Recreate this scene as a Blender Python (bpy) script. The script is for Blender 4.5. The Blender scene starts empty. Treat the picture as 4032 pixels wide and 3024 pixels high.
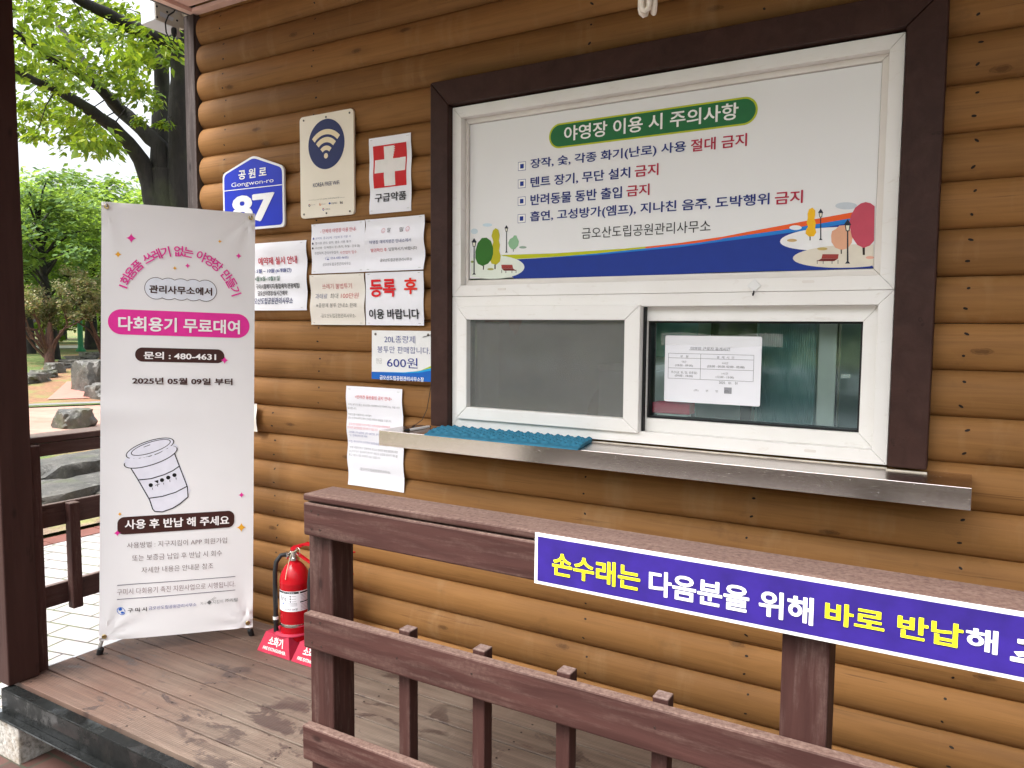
import bpy, bmesh, math, random
from math import sin, cos, pi, radians as R
from mathutils import Vector, Matrix, noise
random.seed(7)
sc = bpy.context.scene
col = sc.collection

# ------------------------------------------------------------------ camera, sky, sun, exposure
CAM = Vector((0, -2.42, 1.3887))
yaw, pit, rol = R(30.7097), R(-4.367), R(0.3998)
fw = Vector((-sin(yaw)*cos(pit), cos(yaw)*cos(pit), sin(pit)))
rt = Vector((cos(yaw), sin(yaw), 0)); up = rt.cross(fw)
r2 = cos(rol)*rt + sin(rol)*up; u2 = -sin(rol)*rt + cos(rol)*up
cd = bpy.data.cameras.new('camera'); cam = bpy.data.objects.new('camera', cd); col.objects.link(cam)
cam.matrix_world = Matrix(((r2.x, u2.x, -fw.x, CAM.x), (r2.y, u2.y, -fw.y, CAM.y), (r2.z, u2.z, -fw.z, CAM.z), (0, 0, 0, 1)))
cd.sensor_fit = 'HORIZONTAL'; cd.sensor_width = 36; cd.lens = 36*3029.47/4032
cd.clip_start = .05; cd.clip_end = 600
sc.camera = cam

SUN_EL, SUN_AZ = 58, 205          # azimuth from +Y clockwise
w = bpy.data.worlds.new('World'); sc.world = w; w.use_nodes = True
nt = w.node_tree; bg = nt.nodes['Background']
sky = nt.nodes.new('ShaderNodeTexSky'); sky.sky_type = 'NISHITA'; sky.sun_disc = False
sky.sun_elevation = R(SUN_EL); sky.sun_rotation = R(SUN_AZ)
sky.air_density = 1.0; sky.dust_density = 5.0; sky.ozone_density = 1.0; sky.altitude = 100
hs = nt.nodes.new('ShaderNodeHueSaturation'); hs.inputs['Saturation'].default_value = .22
nt.links.new(sky.outputs[0], hs.inputs['Color']); tc = nt.nodes.new('ShaderNodeTexCoord'); sz = nt.nodes.new('ShaderNodeSeparateXYZ'); nt.links.new(tc.outputs['Generated'], sz.inputs[0])
ov = nt.nodes.new('ShaderNodeMapRange'); ov.inputs[1].default_value = .02; ov.inputs[2].default_value = .8; ov.inputs[3].default_value = .62; ov.inputs[4].default_value = 1.85   # overcast: brighter overhead than at the skyline
nt.links.new(sz.outputs[2], ov.inputs[0]); mu_ = nt.nodes.new('ShaderNodeVectorMath'); mu_.operation = 'SCALE'
nt.links.new(hs.outputs[0], mu_.inputs[0]); nt.links.new(ov.outputs[0], mu_.inputs['Scale']); nt.links.new(mu_.outputs[0], bg.inputs[0])
bg.inputs[1].default_value = .15
ld = bpy.data.lights.new('sun', 'SUN'); ld.energy = .8; ld.angle = R(22); ld.color = (1, .96, .9)
sun = bpy.data.objects.new('sun', ld); col.objects.link(sun)
sd = Vector((sin(R(SUN_AZ))*cos(R(SUN_EL)), cos(R(SUN_AZ))*cos(R(SUN_EL)), sin(R(SUN_EL))))
sun.rotation_euler = sd.to_track_quat('Z', 'Y').to_euler(); sun.location = (0, -6, 9)
sc.view_settings.view_transform = 'Standard'; sc.view_settings.look = 'None'
sc.view_settings.gamma = 1; sc.view_settings.exposure = 1.48

# ------------------------------------------------------------------ materials
def lin(h):
    c = [int(h[i:i+2], 16)/255 for i in (0, 2, 4)]
    return tuple(x/12.92 if x <= .04045 else ((x+.055)/1.055)**2.4 for x in c) + (1,)
MATS = {}
class N:
    """small node helper"""
    def __init__(s, name):
        s.m = bpy.data.materials.new(name); s.m.use_nodes = True; s.t = s.m.node_tree
        s.b = s.t.nodes['Principled BSDF']; s.out = s.t.nodes['Material Output']; MATS[name] = s.m
        s.pos = s.n('NewGeometry').outputs['Position']
    def n(s, ty, **kw):
        nd = s.t.nodes.new('ShaderNode'+ty)
        for k, v in kw.items(): setattr(nd, k, v)
        return nd
    def l(s, a, b): s.t.links.new(a, b)
    def set(s, **kw):
        for k, v in kw.items():
            i = s.b.inputs[k.replace('_', ' ')]
            if hasattr(v, 'is_linked'): s.l(v, i)
            else: i.default_value = v
        return s
    def map(s, sx=1, sy=1, sz=1, src=None, off=(0, 0, 0)):
        m = s.n('Mapping'); s.l(src or s.pos, m.inputs[0]); m.inputs['Scale'].default_value = (sx, sy, sz); m.inputs['Location'].default_value = off
        return m.outputs[0]
    def noise(s, v, scale=1, detail=4, rough=.55, dist=0):
        n = s.n('TexNoise'); s.l(v, n.inputs['Vector']); n.inputs['Scale'].default_value = scale
        n.inputs['Detail'].default_value = detail; n.inputs['Roughness'].default_value = rough; n.inputs['Distortion'].default_value = dist
        return n.outputs['Fac']
    def ramp(s, f, *st, interp='LINEAR'):
        n = s.n('ValToRGB'); s.l(f, n.inputs[0]); e = n.color_ramp.elements; n.color_ramp.interpolation = interp
        while len(e) < len(st): e.new(.5)
        for q, (p, c) in zip(e, st):
            q.position = p; q.color = c if len(c) == 4 else (*c, 1)
        return n.outputs[0]
    def mix(s, f, a, b, mode='MIX'):
        n = s.n('Mix', data_type='RGBA', blend_type=mode)
        for v, i in ((f, 0), (a, 6), (b, 7)):
            if hasattr(v, 'is_linked'): s.l(v, n.inputs[i])
            else: n.inputs[i].default_value = v if i == 0 or len(v) == 4 else (*v, 1)
        return n.outputs[2]
    def math(s, op, a, b=0, clamp=False):
        n = s.n('Math', operation=op, use_clamp=clamp)
        for v, i in ((a, 0), (b, 1)):
            if hasattr(v, 'is_linked'): s.l(v, n.inputs[i])
            else: n.inputs[i].default_value = v
        return n.outputs[0]
    def bump(s, h, st=.3, d=.01):
        n = s.n('Bump'); s.l(h, n.inputs['Height']); n.inputs['Strength'].default_value = st; n.inputs['Distance'].default_value = d
        if s.b.inputs['Normal'].is_linked: s.l(s.b.inputs['Normal'].links[0].from_socket, n.inputs['Normal'])
        s.l(n.outputs[0], s.b.inputs['Normal']); return s

def g3(v): return (v, v, v)
W1, W0 = g3(1), g3(0)

def plain(name, c=None, rough=.5, metal=0, var=.12, vs=8, bump=0, bs=60, spec=.3):
    """a paint or plastic: one colour with faint mottling"""
    if name in MATS: return MATS[name]
    k = N(name); c = lin(c) if isinstance(c, str) else (*c, 1)
    f = k.noise(k.pos, vs, 5)
    d = tuple(x*(1-var) for x in c[:3]); e = tuple(min(1, x*(1+var*.6)) for x in c[:3])
    k.set(Base_Color=k.ramp(f, (.3, d), (.7, e)), Metallic=metal, Roughness=rough, Specular_IOR_Level=spec)
    if bump: k.bump(k.noise(k.pos, bs, 4), bump, .003)
    return k.m

def ink(h):
    nm = 'ink_'+h
    if nm not in MATS: plain(nm, h, .45, var=.05, vs=30)
    return MATS[nm]

def mat_log():
    k = N('stained_log'); sx = k.n('SeparateXYZ'); k.l(k.pos, sx.inputs[0])
    row = k.math('FLOOR', k.math('DIVIDE', k.math('SUBTRACT', sx.outputs[2], 1.2735-10*.1285), .1285))
    cb = k.n('CombineXYZ'); k.l(k.math('MULTIPLY', row, 7.31), cb.inputs[0]); k.l(k.math('MULTIPLY', row, 3.7), cb.inputs[1])
    va = k.n('VectorMath', operation='ADD'); k.l(k.pos, va.inputs[0]); k.l(cb.outputs[0], va.inputs[1]); p = va.outputs[0]
    wn = k.n('TexWhiteNoise', noise_dimensions='1D'); k.l(row, wn.inputs['W'])
    grain = k.noise(k.map(1.1, 12, 26, p), 1.6, 7, .62, 1.2)
    fine = k.noise(k.map(3, 60, 110, p), 1.5, 4, .6)
    big = k.noise(k.map(1, 3, 3, p), 1.3, 3)
    c = k.ramp(grain, (.25, (.190, .088, .026)), (.52, (.252, .120, .038)), (.8, (.295, .146, .050)))
    c = k.mix(k.math('MULTIPLY', k.ramp(fine, (.55, W0), (.75, W1)), .35), c, (.11, .05, .016))
    c = k.mix(k.ramp(big, (.35, g3(.30)), (.65, W0)), c, (.145, .07, .024))
    br = k.math('ADD', k.math('MULTIPLY', wn.outputs['Value'], .30), .86)
    mu = k.n('VectorMath', operation='SCALE'); k.l(c, mu.inputs[0]); k.l(br, mu.inputs['Scale']); c = mu.outputs[0]
    # knots
    vo = k.n('TexVoronoi', feature='F1', voronoi_dimensions='2D'); vx = k.n('SeparateXYZ'); k.l(p, vx.inputs[0]); vc = k.n('CombineXYZ'); k.l(k.math('MULTIPLY', vx.outputs[0], 2.6), vc.inputs[0]); k.l(k.math('MULTIPLY', vx.outputs[2], 7.78), vc.inputs[1]); k.l(vc.outputs[0], vo.inputs['Vector']); vo.inputs['Scale'].default_value = 1; vo.inputs['Randomness'].default_value = 1
    wob = k.math('ADD', vo.outputs['Distance'], k.math('MULTIPLY', k.math('SUBTRACT', k.noise(k.pos, 55, 3), .5), .07))
    pick = k.n('TexWhiteNoise', noise_dimensions='3D'); k.l(vo.outputs['Color'], pick.inputs['Vector'])
    on = k.math('GREATER_THAN', pick.outputs['Value'], .68)
    kn = k.math('MULTIPLY', k.ramp(wob, (.035, g3(.75)), (.05, g3(.35)), (.06, g3(.55)), (.075, W0)), on)
    c = k.mix(kn, c, (.07, .03, .010))
    halo = k.math('MULTIPLY', k.ramp(vo.outputs['Distance'], (.05, g3(.25)), (.22, W0)), on)
    c = k.mix(halo, c, (.12, .054, .016))
    # hairline checks
    ck = k.noise(k.map(.8, 20, 55, p, (3, 1, 9)), 1.2, 3, .5, .5)
    crack = k.ramp(ck, (.68, W0), (.70, g3(.75)), (.72, W0))
    c = k.mix(crack, c, (.10, .045, .015))
    sm = k.noise(k.map(6, 6, 9, p), 1, 5, .7)
    c = k.mix(k.ramp(sm, (.60, W0), (.76, g3(.4))), c, (.09, .045, .02)); dr = k.noise(k.map(7, 7, .7, p, (2, 5, 0)), 1.4, 5, .6)
    c = k.mix(k.ramp(dr, (.56, W0), (.74, g3(.28))), c, (.36, .23, .12))
    k.set(Base_Color=c, Roughness=k.ramp(grain, (.2, g3(.58)), (.8, g3(.72))), Specular_IOR_Level=.18)
    k.bump(k.math('SUBTRACT', grain, kn), .35, .003)
    return k.m

def mat_paintwood(name, c1, c2, worn, amt, rough=.55, sc_=1, upfade=.5):
    k = N(name); tc = k.n('TexCoord').outputs['Object']
    g = k.noise(k.map(*sc_, src=tc), 1, 6, .6, .8)
    c = k.ramp(g, (.3, c1), (.7, c2))
    wv = k.noise(k.map(*[x*.5 for x in sc_], src=tc), 3, 7, .72)
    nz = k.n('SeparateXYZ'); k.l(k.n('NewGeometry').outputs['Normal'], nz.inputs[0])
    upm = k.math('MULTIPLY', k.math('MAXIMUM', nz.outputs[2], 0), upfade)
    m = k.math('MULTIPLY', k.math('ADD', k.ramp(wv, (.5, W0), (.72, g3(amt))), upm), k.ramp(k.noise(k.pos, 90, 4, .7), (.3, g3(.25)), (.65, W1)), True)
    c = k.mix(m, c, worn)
    dv = k.n('TexVoronoi'); k.l(k.map(*[x*.12+2 for x in sc_], src=tc), dv.inputs['Vector']); dv.inputs['Scale'].default_value = 1.2
    d = k.ramp(dv.outputs['Distance'], (.03, g3(.7)), (.07, W0))
    c = k.mix(d, c, tuple(x*.35 for x in c1))
    st = k.noise(k.map(*[x*1.6 for x in sc_], src=tc, off=(5, 2, 1)), 1, 3)
    c = k.mix(k.ramp(st, (.70, W0), (.73, g3(.6)), (.77, W0)), c, tuple(x*.3 for x in c1))
    k.set(Base_Color=c, Roughness=rough, Specular_IOR_Level=.2)
    k.bump(g, .5, .004); k.bump(k.noise(k.pos, 130, 3), .12, .002)
    return k.m

def mat_deck():
    k = N('deck_board'); s = k.n('SeparateXYZ'); k.l(k.pos, s.inputs[0])
    row = k.math('FLOOR', k.math('DIVIDE', k.math('ADD', s.outputs[1], .066), .122))
    wn = k.n('TexWhiteNoise', noise_dimensions='1D'); k.l(row, wn.inputs['W'])
    cb = k.n('CombineXYZ'); k.l(k.math('MULTIPLY', row, 5.3), cb.inputs[0])
    va = k.n('VectorMath', operation='ADD'); k.l(k.pos, va.inputs[0]); k.l(cb.outputs[0], va.inputs[1]); p = va.outputs[0]
    g = k.noise(k.map(1.2, 30, 1, p), 1.3, 7, .65, 1)
    lr = k.n('MapRange'); k.l(s.outputs[0], lr.inputs[0]); lr.inputs[1].default_value = -3.1; lr.inputs[2].default_value = -1.9
    worn = k.math('ADD', k.math('MULTIPLY', lr.outputs[0], .75), k.math('MULTIPLY', k.math('SUBTRACT', k.noise(k.pos, 2.2, 4), .5), 1.3), True)
    a = k.ramp(g, (.3, (.062, .033, .024)), (.7, (.130, .072, .051)))
    b = k.ramp(g, (.3, (.095, .072, .056)), (.7, (.20, .160, .126)))
    c = k.mix(worn, a, b)
    br = k.math('ADD', k.math('MULTIPLY', wn.outputs['Value'], .25), .88)
    mu = k.n('VectorMath', operation='SCALE'); k.l(c, mu.inputs[0]); k.l(br, mu.inputs['Scale']); c = mu.outputs[0]
    wet = k.noise(k.map(5, 9, 1, p), 1, 6, .7, .6)
    spots = k.math('MULTIPLY', k.ramp(wet, (.555, W0), (.60, g3(.8))), k.ramp(k.noise(k.pos, 1.9, 3), (.36, W0), (.5, W1)))
    c = k.mix(spots, c, (.045, .030, .027))
    ck = k.noise(k.map(1, 45, 1, p, (4, 8, 0)), 1.1, 3, .5, .6)
    c = k.mix(k.ramp(ck, (.70, W0), (.715, g3(.8)), (.73, W0)), c, (.035, .02, .016))
    kv = k.n('TexVoronoi', voronoi_dimensions='2D'); k.l(k.map(2.0, 8.2, 0, p), kv.inputs['Vector']); kv.inputs['Scale'].default_value = 1
    c = k.mix(k.ramp(kv.outputs['Distance'], (.03, g3(.7)), (.06, W0)), c, (.06, .035, .028))
    wv0 = k.n('TexWave', wave_type='BANDS', bands_direction='Y'); k.l(k.pos, wv0.inputs['Vector']); wv0.inputs['Scale'].default_value = 42; wv0.inputs['Distortion'].default_value = .25
    rg = k.ramp(k.noise(k.pos, 1.5, 3), (.4, g3(.5)), (.6, g3(.68)))
    dk = k.ramp(wv0.outputs['Fac'], (.0, g3(.18)), (.3, W0)); c = k.mix(dk, c, (.05, .032, .026))
    k.set(Base_Color=c, Roughness=k.mix(spots, rg, g3(.4)), Specular_IOR_Level=.4)
    wv = k.n('TexWave', wave_type='BANDS', bands_direction='Y'); k.l(k.pos, wv.inputs['Vector']); wv.inputs['Scale'].default_value = 42; wv.inputs['Distortion'].default_value = .25
    k.bump(wv.outputs['Fac'], .28, .003); k.bump(g, .3, .003)
    return k.m

def mat_foliage(name, cols, tr=.45, rough=.5):
    k = N(name); g = k.n('NewGeometry'); f = g.outputs['Random Per Island']
    c = k.ramp(f, *[(i/(len(cols)-1), c) for i, c in enumerate(cols)])
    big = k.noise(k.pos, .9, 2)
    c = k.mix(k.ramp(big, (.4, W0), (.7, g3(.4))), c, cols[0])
    k.set(Base_Color=c, Roughness=rough, Specular_IOR_Level=.4)
    t = k.n('BsdfTranslucent'); k.l(k.mix(.35, c, (.35, .45, .02)), t.inputs[0])
    m = k.n('MixShader'); m.inputs[0].default_value = tr
    k.l(k.b.outputs[0], m.inputs[1]); k.l(t.outputs[0], m.inputs[2]); k.l(m.outputs[0], k.out.inputs[0])
    return k.m

def mat_bark(name, a, b):
    k = N(name)
    v = k.noise(k.map(9, 9, 3), 2.2, 7, .65, .8)
    c = k.ramp(v, (.3, a), (.7, b))
    c = k.mix(k.ramp(k.noise(k.pos, 2.5, 4), (.55, W0), (.7, g3(.35))), c, (.05, .065, .02))
    k.set(Base_Color=c, Roughness=.85); k.bump(v, .8, .02); return k.m

def mat_rock():
    k = N('rock')
    v = k.noise(k.pos, 4, 9, .68); c = k.ramp(v, (.3, (.02, .02, .017)), (.5, (.062, .058, .05)), (.7, (.10, .09, .075)))
    li = k.noise(k.pos, 9, 5, .7, .5); c = k.mix(k.ramp(li, (.55, W0), (.68, g3(.6))), c, (.20, .19, .17))
    ms = k.noise(k.pos, 2.4, 4); c = k.mix(k.ramp(ms, (.55, W0), (.7, g3(.5))), c, (.07, .085, .03))
    k.set(Base_Color=c, Roughness=.5); k.bump(v, .9, .05); return k.m

def mat_pavers():
    k = N('grey_pavers'); vr = k.n('VectorRotate', rotation_type='Z_AXIS'); k.l(k.pos, vr.inputs[0]); vr.inputs['Angle'].default_value = R(-12)
    b = k.n('TexBrick'); k.l(vr.outputs[0], b.inputs['Vector']); b.inputs['Scale'].default_value = 1
    b.inputs['Brick Width'].default_value = .28; b.inputs['Row Height'].default_value = .14; b.inputs['Mortar Size'].default_value = .006; b.inputs['Mortar Smooth'].default_value = .3
    b.inputs['Color1'].default_value = (.29, .265, .26, 1); b.inputs['Color2'].default_value = (.35, .325, .315, 1)
    n = k.noise(k.pos, 3, 6, .65)
    c = k.mix(k.ramp(n, (.35, g3(.35)), (.65, W0)), b.outputs['Color'], (.22, .20, .195))
    sp = k.noise(k.pos, 70, 3); c = k.mix(k.ramp(sp, (.62, W0), (.72, g3(.35))), c, (.22, .2, .2))
    ms = k.ramp(k.noise(k.pos, 9, 5, .7), (.42, (.045, .035, .03)), (.56, (.06, .08, .015)))
    c = k.mix(b.outputs['Fac'], c, ms)
    k.set(Base_Color=c, Roughness=k.ramp(n, (.4, g3(.35)), (.6, g3(.6)))); k.bump(k.math('SUBTRACT', 1, b.outputs['Fac']), .6, .006); return k.m

def mat_brickpath(nm='red_paving', c1=(.30, .135, .095, 1), c2=(.37, .19, .14, 1), mo=(.2, .15, .12, 1), wet=(.36, .27, .22, 1), rot=-29):
    k = N(nm); b = k.n('TexBrick'); vr = k.n('VectorRotate', rotation_type='Z_AXIS'); k.l(k.pos, vr.inputs[0]); vr.inputs['Angle'].default_value = R(rot)
    k.l(vr.outputs[0], b.inputs['Vector']); b.inputs['Scale'].default_value = 1
    b.inputs['Brick Width'].default_value = .2; b.inputs['Row Height'].default_value = .1; b.inputs['Mortar Size'].default_value = .006
    b.inputs['Color1'].default_value = c1; b.inputs['Color2'].default_value = c2; b.inputs['Mortar'].default_value = mo
    n = k.noise(k.pos, .9, 6, .65); c = k.mix(k.ramp(n, (.42, W0), (.65, g3(.5))), b.outputs['Color'], wet)
    k.set(Base_Color=c, Roughness=.5); return k.m

def mat_ground():
    k = N('grass_and_soil'); n = k.noise(k.pos, .55, 6, .6); f = k.noise(k.pos, 14, 6, .7)
    gr = k.ramp(f, (.3, (.03, .05, .010)), (.55, (.09, .13, .025)), (.75, (.16, .20, .05)))
    so = k.ramp(f, (.3, (.16, .085, .04)), (.7, (.34, .2, .10)))
    k.set(Base_Color=k.mix(k.ramp(n, (.5, W0), (.62, g3(.75))), gr, so), Roughness=.9); k.bump(f, .6, .05); return k.m

def mat_soil(name, a, b, gr):
    k = N(name); f = k.noise(k.pos, 10, 7, .7); c = k.ramp(f, (.3, a), (.7, b))
    n = k.noise(k.pos, 1.6, 5, .65); c = k.mix(k.ramp(n, (.5, W0), (.64, g3(.8))), c, gr)
    k.set(Base_Color=c, Roughness=.85); k.bump(f, .6, .04); return k.m

def mat_steel():
    k = N('brushed_stainless'); s1 = k.noise(k.map(5, 9, 30), 7, 7, .7, 2.5); s2 = k.noise(k.map(14, 14, 14), 1, 3)
    k.set(Base_Color=k.ramp(s1, (.35, (.66, .61, .58)), (.65, (.78, .73, .70))), Metallic=1.0, Roughness=k.ramp(s1, (.3, g3(.20)), (.7, g3(.28))))
    sc1 = k.noise(k.map(30, 30, 60), 1.3, 6, .75, 4.0); k.set(Base_Color=k.mix(k.ramp(sc1, (.54, W0), (.68, g3(.5))), k.ramp(s1, (.35, (.56, .50, .47)), (.65, (.68, .62, .59))), (.36, .25, .21)))
    k.bump(s1, .035, .002); return k.m

def mat_blacksteel():
    k = N('wet_black_steel'); n = k.noise(k.pos, 6, 6, .65); f = k.noise(k.pos, 60, 4, .7)
    c = k.ramp(f, (.35, (.007, .0075, .0075)), (.7, (.014, .015, .0145)))
    c = k.mix(k.ramp(n, (.6, W0), (.72, g3(.5))), c, (.022, .018, .015))
    k.set(Base_Color=c, Roughness=k.ramp(n, (.42, g3(.10)), (.56, g3(.40))), Specular_IOR_Level=k.ramp(n, (.40, g3(.5)), (.52, g3(.10)))); k.bump(f, .08, .002); return k.m

def mat_granite():
    k = N('granite_block'); f = k.noise(k.pos, 55, 5, .7); n = k.noise(k.pos, 6, 5, .6)
    c = k.ramp(f, (.35, (.13, .12, .105)), (.5, (.33, .31, .28)), (.7, (.5, .48, .45)))
    c = k.mix(k.ramp(n, (.48, W0), (.62, g3(.6))), c, (.22, .15, .08)); k.set(Base_Color=c, Roughness=.8); k.bump(f, .5, .008); return k.m

def mat_screen():
    k = N('insect_screen'); tr = k.n('BsdfTransparent'); m = k.n('MixShader')
    wa = k.n('TexWave', wave_type='BANDS', bands_direction='Z'); k.l(k.pos, wa.inputs['Vector']); wa.inputs['Scale'].default_value = 70; wa.inputs['Distortion'].default_value = 2.0; wa.inputs['Detail'].default_value = 1
    wb = k.n('TexWave', wave_type='BANDS', bands_direction='X'); k.l(k.pos, wb.inputs['Vector']); wb.inputs['Scale'].default_value = 95; wb.inputs['Distortion'].default_value = 1.0
    v = k.math('MULTIPLY', k.math('ADD', wa.outputs['Fac'], wb.outputs['Fac']), .5)
    k.set(Base_Color=k.ramp(v, (.2, (.17, .167, .155)), (.8, (.27, .262, .245))), Roughness=.6)
    k.l(k.math('ADD', k.math('MULTIPLY', k.noise(k.map(1, 1, 1.6), 3.2, 4), .30), .26), m.inputs[0]); k.l(tr.outputs[0], m.inputs[1]); k.l(k.b.outputs[0], m.inputs[2]); k.l(m.outputs[0], k.out.inputs[0]); return k.m

def mat_glass(name='window_glass', tint=(.62, .80, .78), refl=1.0):
    k = N(name); tr = k.n('BsdfTransparent'); tr.inputs[0].default_value = (*tint, 1); gl = k.n('BsdfGlossy'); gl.inputs['Roughness'].default_value = .045
    nb = k.n('Bump'); nb.inputs['Strength'].default_value = .02; nb.inputs['Distance'].default_value = .02; k.l(k.noise(k.pos, 5, 2), nb.inputs['Height']); k.l(nb.outputs[0], gl.inputs['Normal'])
    fr = k.n('Fresnel'); fr.inputs[0].default_value = 1.52; m = k.n('MixShader')
    k.l(k.math('ADD', k.math('MULTIPLY', fr.outputs[0], 1.9*refl), .03, True), m.inputs[0]); k.l(tr.outputs[0], m.inputs[1]); k.l(gl.outputs[0], m.inputs[2]); k.l(m.outputs[0], k.out.inputs[0])
    gl.inputs[0].default_value = (.58, .68, .70, 1); return k.m

M_LOG = mat_log(); M_DECK = mat_deck(); M_ROCK = mat_rock()
M_TRIM = mat_paintwood('dark_brown_trim', (.030, .0118, .0088), (.048, .0205, .0155), (.10, .06, .05), .15, .55, (14, 14, 14), .1)
M_POST = mat_paintwood('dark_brown_post', (.030, .0115, .009), (.044, .0185, .0145), (.10, .06, .05), .1, .6, (22, 22, 2.2), .1)
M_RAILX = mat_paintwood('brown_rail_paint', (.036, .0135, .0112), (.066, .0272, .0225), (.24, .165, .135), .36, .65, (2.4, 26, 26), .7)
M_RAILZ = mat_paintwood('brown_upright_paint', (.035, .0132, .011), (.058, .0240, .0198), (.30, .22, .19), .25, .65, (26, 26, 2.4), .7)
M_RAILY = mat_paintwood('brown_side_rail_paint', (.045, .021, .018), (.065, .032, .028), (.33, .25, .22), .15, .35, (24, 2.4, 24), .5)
M_GREYW = mat_paintwood('weathered_grey_board', (.024, .018, .0175), (.095, .074, .069), (.21, .18, .17), .6, .8, (30, 30, 1.6), .2)
def mat_pvc():
    k = N('white_window_frame'); n = k.noise(k.pos, 5, 5); g = k.noise(k.map(9, 9, 30), 1.5, 6, .7, 1)
    c = k.ramp(n, (.3, (.79, .765, .73)), (.7, (.83, .815, .79))); c = k.mix(k.ramp(g, (.58, W0), (.75, g3(.35))), c, (.52, .45, .35))
    k.set(Base_Color=c, Roughness=k.ramp(g, (.4, g3(.30)), (.7, g3(.5))), Specular_IOR_Level=.35); return k.m
M_PVC = mat_pvc()
M_PVC2 = plain('white_window_bead', (.74, .70, .655), .38, var=.05, vs=9)
M_STEEL = mat_steel(); M_BLACKSTEEL = mat_blacksteel(); M_GRAN = mat_granite()
M_PAPER = plain('laminated_white_paper', (.83, .83, .875), .25, var=.025, vs=6)
M_CREAM = plain('laminated_cream_paper', (.80, .755, .68), .25, var=.03, vs=6)
M_BANNER = plain('white_banner_sheet', (.84, .83, .84), .55, var=.025, vs=4)
M_BOARD = plain('white_printed_panel', (.80, .80, .80), .35, var=.02, vs=3)
M_SIGNW = plain('cream_enamel_sign', (.82, .755, .63), .3, var=.03, vs=7)
M_VIOLET = plain('violet_sign_sheet', (.030, .013, .20), .5, var=.25, vs=16)
M_BLUEPL = plain('blue_sign_film', (.002, .022, .50), .4, var=.08, vs=9)
M_BLACK = plain('black_rubber', (.018, .018, .019), .5)
M_CHROME = plain('chrome', (.6, .59, .56), .22, 1, .05)
M_BRASS = plain('brass', (.55, .42, .2), .3, 1, .1)
M_RED = plain('red_cylinder_paint', (.44, .007, .014), .2, var=.06, vs=12)
M_REDPL = plain('faded_red_plastic', (.40, .030, .062), .42, var=.16, vs=14, bump=.1)
M_DARK = plain('dark_gasket', (.012, .012, .013), .55)
M_SOFFIT = plain('pinkish_vinyl_soffit', (.74, .50, .42), .45, var=.06, vs=6)
M_ROOF = plain('dark_roof_sheet', (.06, .05, .048), .6)
M_GLASS = mat_glass(tint=(.90, .965, .955), refl=.95); M_GLASS2 = mat_glass('board_glass', (.97, .98, .97), .45); M_SCREEN = mat_screen()
M_FOAM = plain('blue_foam', (.028, .17, .27), .85, var=.22, vs=30, bump=.4, bs=200)
M_WALLIN = plain('teal_office_wall', (.42, .62, .60), .8, var=.1)
M_WALLG = plain('grey_office_wall', (.72, .72, .70), .8, var=.08)
M_ALU = plain('pale_grey_painted_metal', (.60, .62, .66), .4, .1, .08, 10)
M_BULB = plain('frosted_bulb_glass', (.82, .74, .64), .25, var=.04)
M_GREENP = plain('green_painted_pole', (.012, .15, .055), .45, var=.15)
M_BARK = mat_bark('dark_wet_bark', (.0035, .003, .0025), (.016, .013, .010)); M_BARKR = mat_bark('reddish_bark', (.03, .014, .010), (.13, .058, .038))
M_PAVE = mat_pavers(); M_YARD = mat_brickpath('dark_red_brick_paving', (.050, .020, .015, 1), (.085, .036, .028, 1), (.035, .035, .022, 1), (.055, .048, .042, 1), 0); M_PATH = mat_brickpath(); M_GROUND = mat_ground()
M_SOIL = mat_soil('garden_soil', (.10, .06, .04), (.26, .19, .13), (.20, .22, .06)); M_BANK = mat_soil('orange_soil', (.12, .058, .026), (.24, .125, .060), (.13, .155, .035))
M_LEAF = mat_foliage('zelkova_leaf', [(.055, .115, .012), (.11, .20, .016), (.19, .31, .022), (.38, .44, .035)], .5)
M_LEAF2 = mat_foliage('bright_maple_leaf', [(.13, .25, .03), (.24, .40, .05), (.36, .53, .08), (.48, .60, .14)], .5)
M_LEAF3 = mat_foliage('deep_green_leaf', [(.05, .11, .03), (.09, .18, .045), (.16, .28, .065)], .45)
M_PINE = mat_foliage('pine_needle', [(.12, .14, .065), (.21, .225, .115), (.33, .31, .18), (.46, .27, .17)], .4, .6)

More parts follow.
